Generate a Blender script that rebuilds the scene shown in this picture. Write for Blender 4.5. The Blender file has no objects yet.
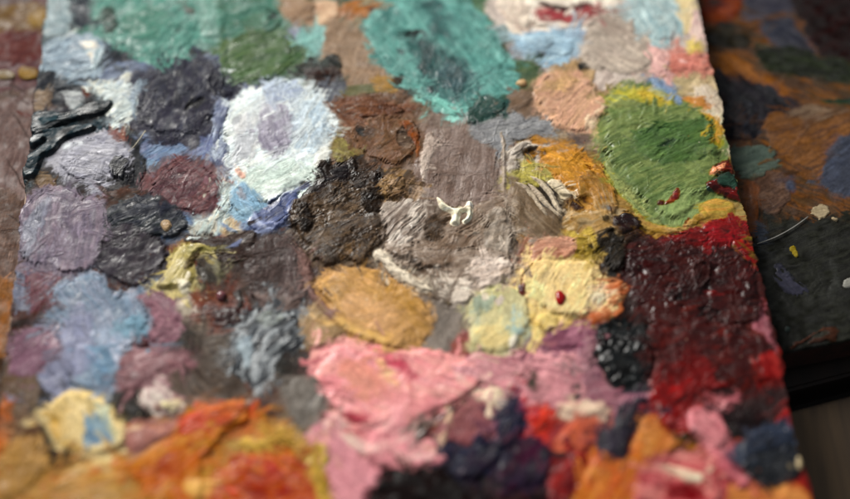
import bpy, math, random
import numpy as np
CALIB = False; CALV = .5
random.seed(5)
C = bpy.context.scene.collection
SC = bpy.context.scene
# ------------------------------------------------------------------ camera geometry (metres)
FPX, TH, DIST = 1400.0, math.radians(56.1), 0.60
CAM = np.array([0.0, -DIST*math.cos(TH), DIST*math.sin(TH)])
RT = np.array([1, 0, 0.0]); UP = np.array([0, math.sin(TH), math.cos(TH)]); FW = np.array([0, math.cos(TH), -math.sin(TH)])
def ray(x, y, z=0.0):
    """where the line of sight through photo pixel x, y meets the horizontal plane z (metres)"""
    d = RT*((x-425)/FPX) + UP*(-(y-249.5)/FPX) + FW
    t = (z-CAM[2])/d[2]
    p = CAM + d*t
    return p[0], p[1]
def lin(h):
    h = h.lstrip('#'); v = np.array([int(h[i:i+2], 16)/255 for i in (0, 2, 4)])
    return np.where(v <= .04045, v/12.92, ((v+.055)/1.055)**2.4)
# ------------------------------------------------------------------ noise
_rng = np.random.RandomState(11)
TAB = _rng.rand(256, 256).astype(np.float32)
TF = TAB.ravel()
def vn(x, y, s=0):
    x = np.asarray(x+np.float32(s*17.37 % 211+1000), np.float32); y = np.asarray(y+np.float32(s*9.71 % 193+1000), np.float32)
    xi = x.astype(np.int32); yi = y.astype(np.int32)
    fx = x-xi; fy = y-yi
    fx *= fx*(3-2*fx); fy *= fy*(3-2*fy)
    a = (xi & 255) << 8; a1 = ((xi+1) & 255) << 8; yi &= 255; b1 = (yi+1) & 255
    p = TF.take(a+yi); q = TF.take(a1+yi); r = TF.take(a+b1); t = TF.take(a1+b1)
    p += (q-p)*fx; r += (t-r)*fx; p += (r-p)*fy
    return p
def fbm(x, y, s=0, o=3):
    r = 0; a = .5; n = 0
    for k in range(o):
        r = r + a*vn(x*2**k*1.03, y*2**k*1.03, s+k*3.1); n += a; a *= .55
    return r/n
def ss(a, b, x):
    t = np.clip((x-a)/(b-a), 0, 1); return t*t*(3-2*t)
# ------------------------------------------------------------------ canvases: relief and pigment of paint lying on a flat board
LIT = lambda X, Y: 1.0   # replaced below
class Canvas:
    def __init__(s, x0, x1, y0, y1, z, step, base='#6a5c55', k=None):
        s.z = z; s.step = step; s.x0, s.y0 = x0, y0
        s.nx = int((x1-x0)/step)+1; s.ny = int((y1-y0)/step)+1
        s.H = np.zeros((s.ny, s.nx), np.float32); s.W = np.full((s.ny, s.nx), .35, np.float32)
        s.Cc = np.zeros((s.ny, s.nx, 3), np.float32) + lin(base).astype(np.float32)
        xs = x0+np.arange(s.nx)*step; ys = y0+np.arange(s.ny)*step
        s.X, s.Y = np.meshgrid(xs, ys); s.X = s.X.astype(np.float32); s.Y = s.Y.astype(np.float32)
        s.O = np.zeros(s.H.shape, np.int16); s.UV = np.stack([s.X, s.Y], 2).astype(np.float32); s.k = k; s.M = None; s.seed = 0
    def pt(s, x, y):
        a, b = ray(x, y, s.z/1000); return np.array([a*1000, b*1000])
    def begin(s):
        s.M = np.zeros(s.H.shape, bool); s.H0 = s.H.copy()
    tone = 1.0; style = .7; rs = np.random.RandomState(9); auto = True; ang = 0
    def stroke(s, poly, c, a=0, th=.8, st=.6, rd=.12, lp=.18, gr=.05, ed=.8, sf=.3, rim=0, dry=0, wet=.3, L=13, W=.7, cur=0, jit=.16, op=1, cw=1, fe=None, raw=None):
        s.seed += 1; sd_ = s.seed*1.37
        if raw is None and sf == .3 and abs(th) <= .45 and ed > .45 and s.M is not None and s.M.any(): sf = .9
        if raw is not None: P = raw[0]
        elif isinstance(poly, str): P = np.array([[float(v) for v in q.split(',')] for q in poly.split()])
        else: P = ell(*poly)
        c0 = P.mean(0)
        if raw is not None: B = P; cb = c0; dv = np.array([math.cos(math.radians(raw[1])), math.sin(math.radians(raw[1]))])
        else: B = np.array([s.pt(*p) for p in P]); cb = s.pt(*c0)
        if raw is None: a = math.radians(a); dv = s.pt(c0[0]+20*math.cos(a), c0[1]-20*math.sin(a))-cb; dv /= np.linalg.norm(dv)
        if s.M is not None and not s.M.any(): s.ang = math.degrees(math.atan2(dv[1], dv[0]))
        n = len(B); Q = []
        if n > 2:
            for i in range(n):
                p0, p1, p2, p3 = B[i-1], B[i], B[(i+1) % n], B[(i+2) % n]
                for t in (0, .25, .5, .75):
                    Q.append(.5*((2*p1)+(-p0+p2)*t+(2*p0-5*p1+4*p2-p3)*t*t+(-p0+3*p1-3*p2+p3)*t**3))
        Q = np.array(Q); pad = 1.5+ed*2+sf*2
        i0 = max(0, int((Q[:, 0].min()-pad-s.x0)/s.step)); i1 = min(s.nx, int((Q[:, 0].max()+pad-s.x0)/s.step)+1)
        j0 = max(0, int((Q[:, 1].min()-pad-s.y0)/s.step)); j1 = min(s.ny, int((Q[:, 1].max()+pad-s.y0)/s.step)+1)
        if i1 <= i0+2 or j1 <= j0+2: return
        sl = (slice(j0, j1), slice(i0, i1)); X = s.X[sl]; Y = s.Y[sl]
        if fe is None: fe = min(1, max(0, (ed-.4)*2.2))*(.45 if s.M is not None and s.M.any() else 1)
        wx = X+ed*((fbm(X/3.2, Y/3.2, sd_, 3)-.5)*2.6+(vn(X/.9, Y/.9, sd_+5)-.5)*.9+(vn(X/8, Y/8, sd_+6)-.5)*3.7)
        wy = Y+ed*((fbm(X/3.2, Y/3.2, sd_+40, 3)-.5)*2.6+(vn(X/.9, Y/.9, sd_+45)-.5)*.9+(vn(X/8, Y/8, sd_+46)-.5)*3.7)
        d2 = np.full(X.shape, 1e9, np.float32); ins = np.zeros(X.shape, bool)
        for i in range(len(Q)):
            A = Q[i]; Bp = Q[(i+1) % len(Q)]; e = Bp-A; l2 = e@e+1e-9
            t = np.clip(((wx-A[0])*e[0]+(wy-A[1])*e[1])/l2, 0, 1)
            dd = (wx-A[0]-t*e[0])**2+(wy-A[1]-t*e[1])**2; d2 = np.minimum(d2, dd)
            cr = (A[1] > wy) != (Bp[1] > wy)
            if abs(e[1]) > 1e-9: ins ^= cr & (wx < e[0]*(wy-A[1])/e[1]+A[0])
        d = np.sqrt(d2)*np.where(ins, 1, -1)
        rx = X-cb[0]; ry = Y-cb[1]
        u = rx*dv[0]+ry*dv[1]; v = -rx*dv[1]+ry*dv[0]
        v = v+cur*u*u*.01+(fbm(X/8, Y/8, sd_+9, 2)-.5)*3.2
        s1 = fbm(u/L, v/W, sd_+2, 3)
        sfl = sf*(.5+3.5*ss(.45, .8, vn(X/6, Y/6, sd_+7))*(fe > .3))
        al = ss(-sfl, sfl, d)
        thr = fe*.6*(1-ss(0, 4.6, d))*ss(.2, .6, vn(X/7, Y/7, sd_+8)); al = al*np.where(thr > .02, ss(thr-.1, thr+.06, s1), 1)
        if dry > 0: al = al*ss(dry-.1, dry+.1, s1*.75+.25*vn(X/2.4, Y/2.4, sd_+3)+.04*np.clip(d, -1, 4))
        al = al*op
        cols = [raw[2]] if raw is not None else [lin(q) for q in c]; col = np.zeros(X.shape+(3,), np.float32)+cols[0].astype(np.float32)
        for i, q in enumerate(cols[1:]):
            nn = .62*fbm(u/(L*1.3), v/(W*2.2*cw), sd_+20+i*7, 3)+.38*fbm(X/5, Y/5, sd_+60+i*7, 2)
            w = ss(.47, .60, nn)*st
            col = col*(1-w[..., None])+q.astype(np.float32)*w[..., None]
        fine = vn(u/(L*.3), v/(W*.35), sd_+81)
        col = col*(1+jit*((s1-.5)*2.6+(fine-.5)*.7)+.10*(vn(X/.7, Y/.7, sd_+71)-.5))[..., None]
        di = np.clip(d, 0, None)
        wd = (.5+abs(th)*.6)*(1+min(1, fe*1.5)*4.2*ss(.3, .8, vn(X/7, Y/7, sd_+17))**1.3)
        t = th*(1-.28*min(1, fe))*ss(0, wd, di)**.75
        if rim: t = t+rim*np.exp(-((d-.9)/.6)**2)*(.4+1.2*vn(X/3, Y/3, sd_+33))
        core = ss(0, .8, di)*(.06+1.15*ss(.3, .72, vn(X/7, Y/7, sd_+88))); core2 = ss(0, .8, di)
        rd = rd*s.style*.6; gr = gr*(.15+.4*s.style); lp = lp*.56
        rg = 1-np.abs(2*fbm(u/L, v/W, sd_+51, 2)-1)
        t = t+core*(rd*((s1-.5)*3+(rg-.75)*2+(fine-.5)*.5)+lp*((fbm(X/4.5, Y/4.5, sd_+55, 3)-.5)*3.6)+gr*((fbm(X/.85, Y/.85, sd_+65, 2)-.5)*3.4))
        if fe > .3 and abs(th) > .3:
            cre = np.abs(fbm(u/9, v/5, sd_+101, 2)-.5); t = t+core2*.3*(1-ss(0, .03, cre))*ss(.5, .75, vn(X/6, Y/6, sd_+102))
        Hb = s.H[sl]; wsum = al.sum()
        if wsum < 1: return
        hm = float((Hb*al).sum()/wsum); k = min(.7, abs(th)*.6)
        newH = Hb*(1-k)+hm*k+t
        s.H[sl] = Hb*(1-al)+newH*al
        if gr > .05:
            sp = vn(X/.55, Y/.55, sd_+91)*.6+vn(X/1.3, Y/1.3, sd_+92)*.4
            col = col*(1-.45*ss(.66, .8, sp)*min(1, gr*5)+.5*ss(.34, .2, sp)*min(1, gr*5))[..., None]
        if raw is not None and s.M is not None: al = al*s.M[sl]
        alc = al*(1-.5*min(1, fe+.2)*(1-ss(0, 1.9, d+(vn(X/2, Y/2, sd_+93)-.4)*1.6)))
        s.Cc[sl] = s.Cc[sl]*(1-alc[..., None])+np.clip(col, .002, .95)*alc[..., None]
        s.W[sl] = s.W[sl]*(1-al)+np.clip(wet+1.1*(fbm(X/4, Y/4, sd_+111, 2)-.52), .05, 1)*al
        am = al > .5; s.UV[sl][am] = np.stack([u+sd_*7, v+(s1-.5)*.6+sd_*3], 2)[am]
        if s.M is not None and raw is None: s.M[sl] |= al > .3
    def smudge(s, n, lo=1.5, hi=5.0, size=(3, 9), band=(0, 1)):
        """a finger or knife dragged through wet paint: colour is carried along in streaks across the borders of the daubs"""
        r = s.rs
        for _ in range(n):
            ln = r.uniform(*size); wd = ln*r.uniform(.14, .42); a = r.uniform(0, math.pi*2); sh = r.uniform(lo, hi)
            ca, sa = math.cos(a), math.sin(a); q = int((ln+1)/s.step); m = q+int(hi/s.step)+2
            if s.nx <= 2*m+2 or s.ny <= 2*m+2: return
            i = r.randint(m, s.nx-m); j = r.randint(max(m, int(band[0]*s.ny)), max(m, min(s.ny-m, int(band[1]*s.ny)))+1); k = r.uniform(0, 900)
            sl = (slice(j-q, j+q), slice(i-q, i+q)); di, dj = int(round(ca*sh/s.step)), int(round(sa*sh/s.step))
            sr = (slice(j-q-dj, j+q-dj), slice(i-q-di, i+q-di))
            X = s.X[sl]-s.X[j, i]; Y = s.Y[sl]-s.Y[j, i]; u = X*ca+Y*sa; v = -X*sa+Y*ca+(vn(X/4, Y/4, k)-.5)*1.6
            s1 = fbm(u/10, v/.55, k+1, 2); rr = (u/ln)**2+(v/wd)**2
            al = ss(1.05, .45, rr+(vn(X/1.8, Y/1.8, k+2)-.5)*.9)*ss(.38, .54, s1)*r.uniform(.6, 1)
            c = s.Cc[sr].copy(); h = s.H[sr].copy(); w = s.W[sr].copy(); o = s.O[sr].copy(); A3 = al[..., None]
            s.Cc[sl] = s.Cc[sl]*(1-A3)+c*A3; s.W[sl] = s.W[sl]*(1-al)+w*al
            g = al*.55; s.H[sl] = s.H[sl]*(1-g)+(h*.4+s.H[sl]*.6)*g+al*((s1-.5)*.75+.05)
            mk = al > .6; s.O[sl] = np.where(mk, o, s.O[sl]); s.UV[sl][mk] = np.stack([u+k, v+k], 2)[mk]
    def line(s, pts, w, **kw):
        """a thin stroke along a path; w photo px half width"""
        P = np.array([[float(v) for v in q.split(',')] for q in pts.split()])
        n = len(P); L_, R_ = [], []
        for i in range(n):
            t = P[min(i+1, n-1)]-P[max(i-1, 0)]; t /= np.linalg.norm(t)+1e-9
            ww = w*(.35+.65*math.sin(math.pi*(i+.4)/(n-.2)))
            L_.append(P[i]+np.array([-t[1], t[0]])*ww); R_.append(P[i]-np.array([-t[1], t[0]])*ww)
        q = L_+R_[::-1]
        kw.setdefault('a', -math.degrees(math.atan2(P[-1][1]-P[0][1], P[-1][0]-P[0][0])))
        s.stroke(' '.join('%.2f,%.2f' % tuple(p) for p in q), **kw)
    def busy(s, n, box, ang, reach=9, M=None, foreign=.25, amp=1.0):
        """small strokes of paint picked up here or nearby and dragged: how a palette gets its mottled look"""
        r = s.rs
        for _ in range(n):
            for _t in range(6):
                i = r.randint(box[0], box[1]); j = r.randint(box[2], box[3])
                if M is None or M[j, i]: break
            else: continue
            if r.rand() < foreign:
                q = int(reach/s.step); a_ = min(max(i+r.randint(-q, q+1), 0), s.nx-1); b_ = min(max(j+r.randint(-q, q+1), 0), s.ny-1)
                c = s.Cc[b_, a_]*r.uniform(.8, 1.2)
            else: c = s.Cc[j, i]*r.uniform(.74, 1.3)
            c = np.clip(c, .003, .9)
            an = (ang if ang is not None else r.uniform(0, 180))+r.normal(0, 22); ln = r.uniform(2, 6.5)*(.6+.4*(M is None)+.3); wd = r.uniform(.5, 1.7)
            ca, sa = math.cos(math.radians(an)), math.sin(math.radians(an)); X0 = s.x0+i*s.step; Y0 = s.y0+j*s.step
            B = np.array([(X0+ca*u*ln-sa*v*wd, Y0+sa*u*ln+ca*v*wd) for u, v in ((-1, -.4), (-.4, -1), (.5, -.9), (1, -.2), (.9, .5), (.2, 1), (-.6, .9))])
            s.stroke(None, None, th=r.uniform(-.2, .35)*amp*(.35+.7*s.style), rd=.16, lp=.1, gr=.02, ed=.7, sf=.35, dry=r.uniform(.32, .5), wet=float(s.W[j, i]), L=9, W=.6, raw=(B, an, c))
    def snapshot(s):
        if s.M.any():
            J, I = np.nonzero(s.M); A = len(J)*s.step**2
            n = int(min(30, A/34))
            if n and s.auto: s.busy(n, (I.min(), I.max()+1, J.min(), J.max()+1), s.ang, M=s.M.copy(), foreign=.22)
        M = s.M; s.H = np.where(M, np.maximum(s.H, s.H0+.035), s.H0).astype(np.float32) if s.M is not None else s.H
        return M
    def mesh(s, name, M, mat, parent=None, sink=None, depth=.12):
        e = np.zeros(M.shape, bool)
        # drop lone cells
        e[1:-1, 1:-1] = M[1:-1, 1:-1] & M[:-2, 1:-1] & M[2:, 1:-1] & M[1:-1, :-2] & M[1:-1, 2:]
        core = e; G = core.copy()
        G[1:] |= core[:-1]; G[:-1] |= core[1:]; G[:, 1:] |= core[:, :-1]; G[:, :-1] |= core[:, 1:]
        J, I = np.nonzero(G); n = len(J)
        idx = np.full(M.shape, -1, np.int32); idx[J, I] = np.arange(n)
        f = G[:-1, :-1] & G[1:, :-1] & G[:-1, 1:] & G[1:, 1:]
        fj, fi = np.nonzero(f)
        F = np.stack([idx[fj, fi], idx[fj, fi+1], idx[fj+1, fi+1], idx[fj+1, fi]], 1)
        z = s.H[J, I].copy(); edge = ~core[J, I]
        z[edge] = (s.H0[J, I][edge]-depth if sink is None else sink)
        x = s.X[J, I]; y = s.Y[J, I]; cx, cy = float(x.mean()), float(y.mean()); cz = 0.0 if sink is not None else float(z.min())
        return s.finish(name, x, y, z, cx, cy, cz, F, J, I, mat, parent)
    def finish(s, name, x, y, z, cx, cy, cz, F, J, I, mat, parent):
        n = len(x)
        co = np.stack([(x-cx)/1000, (y-cy)/1000, (z-cz)/1000], 1).astype(np.float32)
        me = bpy.data.meshes.new(name); me.vertices.add(n); me.vertices.foreach_set('co', co.ravel())
        nf = len(F); me.loops.add(nf*4); me.loops.foreach_set('vertex_index', F.ravel().astype(np.int32))
        me.polygons.add(nf); me.polygons.foreach_set('loop_start', np.arange(nf, dtype=np.int32)*4)
        me.polygons.foreach_set('loop_total', np.full(nf, 4, np.int32))
        me.polygons.foreach_set('use_smooth', np.ones(nf, bool))
        me.update(calc_edges=True)
        cc = s.Cc[J, I]; lm_ = (cc@np.array([.21, .72, .07]))[:, None]
        wm = ss(-.1, .35, (cc[:, 0]-cc[:, 2])/np.maximum(lm_[:, 0], .004))[:, None]
        gn = ss(0, .05, cc[:, 1]-cc[:, 0])[:, None]
        wm = wm*(1-.8*gn); mxc = cc.max(1)[:, None]; sn = (mxc-cc.min(1)[:, None])/np.maximum(mxc, .003)
        tl = gn*ss(-.5, .1, (cc[:, 2]-cc[:, 0])/np.maximum(lm_[:, 0], .004))[:, None]
        cc = np.maximum(.001, lm_+(cc-lm_)*(.70+.32*wm+.0*gn*(1-tl)+.14*tl)*(1+(.2+.75*wm-(.3+.65*wm)*ss(0, .28, lm_))*(1-.75*sn)))*BRI*s.tone*(1-.03*gn)*(np.clip(lm_, .004, 1)/.3)**CON
        nf = ss(1.0, 1.15, cc[:, 0]/np.maximum(cc[:, 2], .002))[:, None]; cc = cc*(1+nf*np.array([.045, 0, -.09]))
        sp = SPEC(x, y)[:, None]; l2_ = (cc@np.array([.21, .72, .07]))[:, None]
        col = cc*np.maximum((l2_-sp)/np.maximum(l2_, .001), .5)*GAIN/LIT(x, y)[:, None]
        col = np.clip(col, .0015, .93)
        if CALIB: col[:] = CALV
        rgba = np.concatenate([col, np.ones((n, 1))], 1).astype(np.float32)
        at = me.color_attributes.new('pigment', 'FLOAT_COLOR', 'POINT'); at.data.foreach_set('color', rgba.ravel())
        aw = me.attributes.new('wet', 'FLOAT', 'POINT'); aw.data.foreach_set('value', s.W[J, I].astype(np.float32))
        au = me.attributes.new('stroke', 'FLOAT2', 'POINT'); au.data.foreach_set('vector', s.UV[J, I].astype(np.float32).ravel())
        me.materials.append(mat)
        o = bpy.data.objects.new(name, me); C.objects.link(o)
        o.location = (cx/1000, cy/1000, (cz+s.z)/1000)
        if parent:
            o.parent = parent; o.location = (cx/1000-parent.location.x, cy/1000-parent.location.y, (cz+s.z)/1000-parent.location.z)
        return o
    # (below) one mesh for the faces of one owner; neighbours meet edge to edge
    def owned(s, name, k, mat):
        F_ = (s.O[:-1, :-1] == k) & BOARDIN[:-1, :-1] & BOARDIN[1:, :-1] & BOARDIN[:-1, 1:] & BOARDIN[1:, 1:]
        if F_.sum() < 12: return None
        V = np.zeros(s.O.shape, bool); V[:-1, :-1] |= F_; V[1:, :-1] |= F_; V[:-1, 1:] |= F_; V[1:, 1:] |= F_
        return s.build(name, V, F_, s.H, mat)
    def build(s, name, V, F_, Hs, mat, parent=None, base=None):
        J, I = np.nonzero(V); n = len(J); idx = np.full(V.shape, -1, np.int32); idx[J, I] = np.arange(n)
        fj, fi = np.nonzero(F_); F = np.stack([idx[fj, fi], idx[fj, fi+1], idx[fj+1, fi+1], idx[fj+1, fi]], 1)
        x = s.X[J, I]; y = s.Y[J, I]; z = Hs[J, I]; cx, cy = float(x.mean()), float(y.mean()); cz = float(np.percentile(z, 2)) if parent is None else 0.
        return s.finish(name, x, y, z, cx, cy, cz, F, J, I, mat, parent)
def ell(cx, cy, rx, ry, rot=0, n=12):
    r = math.radians(rot); out = []
    for i in range(n):
        t = 2*math.pi*i/n; k = 1+random.uniform(-.09, .09)
        x, y = rx*k*math.cos(t), ry*k*math.sin(t)
        out.append((cx+x*math.cos(r)+y*math.sin(r), cy-x*math.sin(r)+y*math.cos(r)))
    return np.array(out)
# ------------------------------------------------------------------ materials
def paint_mat(name, bump=.35, rough=(.68, .2), bs=2600):
    m = bpy.data.materials.new(name); m.use_nodes = True; nt = m.node_tree; nd = nt.nodes; lk = nt.links
    b = nd['Principled BSDF']
    at = nd.new('ShaderNodeAttribute'); at.attribute_name = 'pigment'
    aw = nd.new('ShaderNodeAttribute'); aw.attribute_name = 'wet'
    tc = nd.new('ShaderNodeTexCoord')
    n1 = nd.new('ShaderNodeTexNoise'); n1.inputs['Scale'].default_value = bs; n1.inputs['Detail'].default_value = 3
    n2 = nd.new('ShaderNodeTexNoise'); n2.inputs['Scale'].default_value = 900; n2.inputs['Detail'].default_value = 2
    gm = nd.new('ShaderNodeNewGeometry')
    lk.new(gm.outputs['Position'], n1.inputs['Vector']); lk.new(gm.outputs['Position'], n2.inputs['Vector'])
    mr = nd.new('ShaderNodeMapRange'); mr.inputs['To Min'].default_value = .86; mr.inputs['To Max'].default_value = 1.14
    mr.inputs['From Min'].default_value = .3; mr.inputs['From Max'].default_value = .7
    lk.new(n2.outputs['Fac'], mr.inputs['Value'])
    mx = nd.new('ShaderNodeVectorMath'); mx.operation = 'SCALE'
    lk.new(at.outputs['Color'], mx.inputs[0]); lk.new(mr.outputs['Result'], mx.inputs['Scale'])
    au = nd.new('ShaderNodeAttribute'); au.attribute_name = 'stroke'
    mp = nd.new('ShaderNodeMapping'); mp.inputs['Scale'].default_value = (.16, 2.6, 1); lk.new(au.outputs['Vector'], mp.inputs['Vector'])
    n3 = nd.new('ShaderNodeTexNoise'); n3.noise_dimensions = '2D'; n3.inputs['Scale'].default_value = 1; n3.inputs['Detail'].default_value = 3; n3.inputs['Roughness'].default_value = .65
    lk.new(mp.outputs['Vector'], n3.inputs['Vector'])
    m3 = nd.new('ShaderNodeMapRange'); m3.inputs['From Min'].default_value = .3; m3.inputs['From Max'].default_value = .7; m3.inputs['To Min'].default_value = .87; m3.inputs['To Max'].default_value = 1.13
    lk.new(n3.outputs['Fac'], m3.inputs['Value'])
    mx3 = nd.new('ShaderNodeVectorMath'); mx3.operation = 'SCALE'; lk.new(mx.outputs['Vector'], mx3.inputs[0]); lk.new(m3.outputs['Result'], mx3.inputs['Scale'])
    lk.new(mx3.outputs['Vector'], b.inputs['Base Color'])
    sr = nd.new('ShaderNodeMapRange'); sr.inputs['To Min'].default_value = .03; sr.inputs['To Max'].default_value = .5
    lk.new(aw.outputs['Fac'], sr.inputs['Value']); lk.new(sr.outputs['Result'], b.inputs['Specular IOR Level'])
    rr = nd.new('ShaderNodeMapRange'); rr.inputs['To Min'].default_value = rough[0]; rr.inputs['To Max'].default_value = rough[1]
    lk.new(aw.outputs['Fac'], rr.inputs['Value'])
    ra = nd.new('ShaderNodeMath'); ra.operation = 'MULTIPLY_ADD'; ra.inputs[1].default_value = .4
    lk.new(n2.outputs['Fac'], ra.inputs[0]); lk.new(rr.outputs['Result'], ra.inputs[2])
    rs = nd.new('ShaderNodeMath'); rs.operation = 'SUBTRACT'; rs.inputs[1].default_value = .2
    lk.new(ra.outputs[0], rs.inputs[0]); lk.new(rs.outputs[0], b.inputs['Roughness'])
    bp = nd.new('ShaderNodeBump'); bp.inputs['Strength'].default_value = bump; bp.inputs['Distance'].default_value = .00018
    lk.new(n1.outputs['Fac'], bp.inputs['Height'])
    sb = nd.new('ShaderNodeMapRange'); sb.inputs['From Min'].default_value = .4; sb.inputs['To Min'].default_value = .8; sb.inputs['To Max'].default_value = .12; lk.new(aw.outputs['Fac'], sb.inputs['Value'])
    n4 = nd.new('ShaderNodeTexNoise'); n4.inputs['Scale'].default_value = 110; n4.inputs['Detail'].default_value = 2; lk.new(gm.outputs['Position'], n4.inputs['Vector'])
    m4 = nd.new('ShaderNodeMapRange'); m4.inputs['From Min'].default_value = .42; m4.inputs['From Max'].default_value = .6; m4.inputs['To Min'].default_value = .12; lk.new(n4.outputs['Fac'], m4.inputs['Value'])
    sm = nd.new('ShaderNodeMath'); sm.operation = 'MULTIPLY'; lk.new(sb.outputs['Result'], sm.inputs[0]); lk.new(m4.outputs['Result'], sm.inputs[1])
    b2 = nd.new('ShaderNodeBump'); lk.new(sm.outputs[0], b2.inputs['Strength']); b1s = nd.new('ShaderNodeMath'); b1s.operation = 'MULTIPLY'; b1s.inputs[1].default_value = bump; lk.new(m4.outputs['Result'], b1s.inputs[0]); lk.new(b1s.outputs[0], bp.inputs['Strength']); b2.inputs['Distance'].default_value = .00022
    lk.new(n3.outputs['Fac'], b2.inputs['Height']); lk.new(bp.outputs['Normal'], b2.inputs['Normal']); lk.new(b2.outputs['Normal'], b.inputs['Normal'])
    return m
OIL = paint_mat('oil_paint'); CRUST = paint_mat('dried_paint_crust', .8, (.8, .35), 1900)
def flat_mat(name, col, rough=.5, sc=400, var=.3, bump=.3):
    m = bpy.data.materials.new(name); m.use_nodes = True; nt = m.node_tree; nd = nt.nodes; lk = nt.links
    b = nd['Principled BSDF']; b.inputs['Roughness'].default_value = rough
    n = nd.new('ShaderNodeTexNoise'); n.inputs['Scale'].default_value = sc; n.inputs['Detail'].default_value = 5
    gm = nd.new('ShaderNodeNewGeometry'); lk.new(gm.outputs['Position'], n.inputs['Vector'])
    cr = nd.new('ShaderNodeValToRGB'); c = lin(col); 
    cr.color_ramp.elements[0].position = .3; cr.color_ramp.elements[0].color = (*(c*(1-var)), 1)
    cr.color_ramp.elements[1].position = .7; cr.color_ramp.elements[1].color = (*np.clip(c*(1+var), 0, 1), 1)
    lk.new(n.outputs['Fac'], cr.inputs['Fac']); lk.new(cr.outputs['Color'], b.inputs['Base Color'])
    bp = nd.new('ShaderNodeBump'); bp.inputs['Strength'].default_value = bump; bp.inputs['Distance'].default_value = .0003
    lk.new(n.outputs['Fac'], bp.inputs['Height']); lk.new(bp.outputs['Normal'], b.inputs['Normal'])
    return m
def tag(o, label, cat, group=None, kind=None):
    if label: o['label'] = label
    if cat: o['category'] = cat
    if group: o['group'] = group
    if kind: o['kind'] = kind
GAIN = 1.6
STEP = .28; FSTOP = 2.1; GAIN = 1.0
def LIT(X, Y):   # how brightly the window lights the board at X, Y (mm): pigments are chosen against it
    X = np.clip(X, -190, 260)/100; Y = np.clip(Y, -160, 190)/100
    return np.exp(-.1948-.1255*X+.1537*Y-.01*X*X+.0283*Y*Y)
def SPEC(X, Y):  # the sheen it adds
    X = np.clip(X, -190, 260)/100; Y = np.clip(Y, -160, 190)/100
    return .55*np.exp(-3.2922-.6571*X+.2634*Y-.0779*X*X-.1315*X*Y-.1259*Y*Y)
BRI = 1.04; CON = .25
# ------------------------------------------------------------------ the palette board and the thin film of old paint on it
xl = lambda y: 48-.121*y
xr = lambda y: 695+.232*y
YT, YB = -75, 565
cor = [ray(xl(YT), YT), ray(xr(YT), YT), ray(xr(YB), YB), ray(xl(YB), YB)]
xs = [c[0]*1000 for c in cor]; ys = [c[1]*1000 for c in cor]
cv = Canvas(min(xs)-6, max(xs)+6, min(ys)-3, max(ys)+3, 0.0, STEP, '#655850')
F = cv.stroke
crusty = dict(rd=.10, lp=.32, gr=.24, ed=1.1, wet=.45)
thin = dict(th=.15, rd=.09, lp=.10, gr=.05, ed=.9)
# wide under-colours
F('-10,-80 330,-80 330,70 300,110 40,110', ['#4f6468', '#5f7f86', '#3f4a55'], a=80, **thin)
F('300,-80 560,-80 560,110 300,110', ['#557a72', '#6b6358', '#4a6a50'], a=60, **thin)
F('500,-80 720,-80 730,120 520,120', ['#a89c96', '#b5aaa6', '#8d8f90'], a=20, **thin)
F('10,80 330,90 330,260 0,270', ['#4a474c', '#5b4f52', '#42485a', '#6d5148'], a=30, **thin)
F('320,90 540,90 560,300 320,300', ['#6d5b50', '#5c4b42', '#84766f'], a=70, **thin, )
F('520,90 745,90 760,260 540,260', ['#8a7a50', '#7a5a38', '#6d5f48'], a=10, **thin)
F('0,250 330,250 330,410 -10,420', ['#5f524e', '#6d4c48', '#4c4a4a', '#716460'], a=15, **thin)
F('300,300 640,280 640,430 300,430', ['#a06c74', '#8a5f66', '#77686a'], a=20, **thin)
F('600,225 752,225 820,480 640,430', ['#3e1916', '#4c1e1b', '#2a1110'], a=10, th=.5, rd=.1, lp=.5, gr=.15, ed=1)
F('-20,370 300,370 300,440 -20,470', ['#4a4644', '#5f5450', '#2c2c30'], a=25, **thin)
F('-30,440 330,405 360,600 -40,600', ['#a07240', '#a85e38', '#907444'], a=20, th=.5, lp=.4)
F('330,420 850,420 850,600 330,600', ['#6f2a28', '#3a1c1c', '#a05038'], a=20, th=.4, lp=.4)
# ---- top left
F('44,-60 74,-60 72,34 44,34', ['#8fa8ae', '#7c98a2', '#a3b4b4'], a=88, th=.4, rd=.2)
F('70,-60 112,-60 108,36 72,32', ['#55606d', '#4a5361'], a=60, th=.4)
F('72,28 102,26 104,46 76,48', ['#4f8a7a', '#6a9a90'], a=50, th=.4)
F('64,34 78,32 74,48 64,46', ['#c3c4bb'], th=.5, dry=.3)
F('96,30 112,28 122,52 104,62', ['#505561', '#5c5f66'], a=60)
F('102,44 192,46 212,58 160,76 110,74', ['#4c5361', '#555c6c', '#464a55'], a=15, th=.4)
F('122,60 168,56 170,68 136,71', ['#4d463c', '#3d3f3a'], th=.2)
F('92,70 160,62 172,84 100,92', ['#7b8cab', '#8f9fb8', '#66789c'], a=30, th=.5, rd=.25)
F('38,72 96,74 104,92 92,104 60,106 36,98', ['#3c4450', '#474956', '#2f3540'], a=30, th=.4, **{k: crusty[k] for k in ('lp', 'gr')})
F('34,92 52,94 54,108 34,110', ['#94806c', '#84705f'], th=.3)
F('62,94 84,92 88,108 70,112', ['#b4bab9', '#8a8f98'], th=.5, rim=.3)
F('82,86 98,88 104,108 88,110', ['#7a483e', '#6a4038'], th=.3)
F('96,104 140,112 140,132 100,128', ['#6a4542', '#4c4048', '#7a5a54'], a=30)
F('200,5 222,0 224,60 196,62', ['#6a9a8e', '#4a7a6c'], a=70, th=.4)
F('188,48 230,58 230,74 180,70', ['#3a4a48', '#4a5a50', '#8f9a88'], a=30, th=.3, gr=.15)
F('205,55 262,82 240,120 200,100', ['#7a82a0', '#5f6a8c', '#8f9fb4'], a=40, th=.4, rd=.2)
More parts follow.
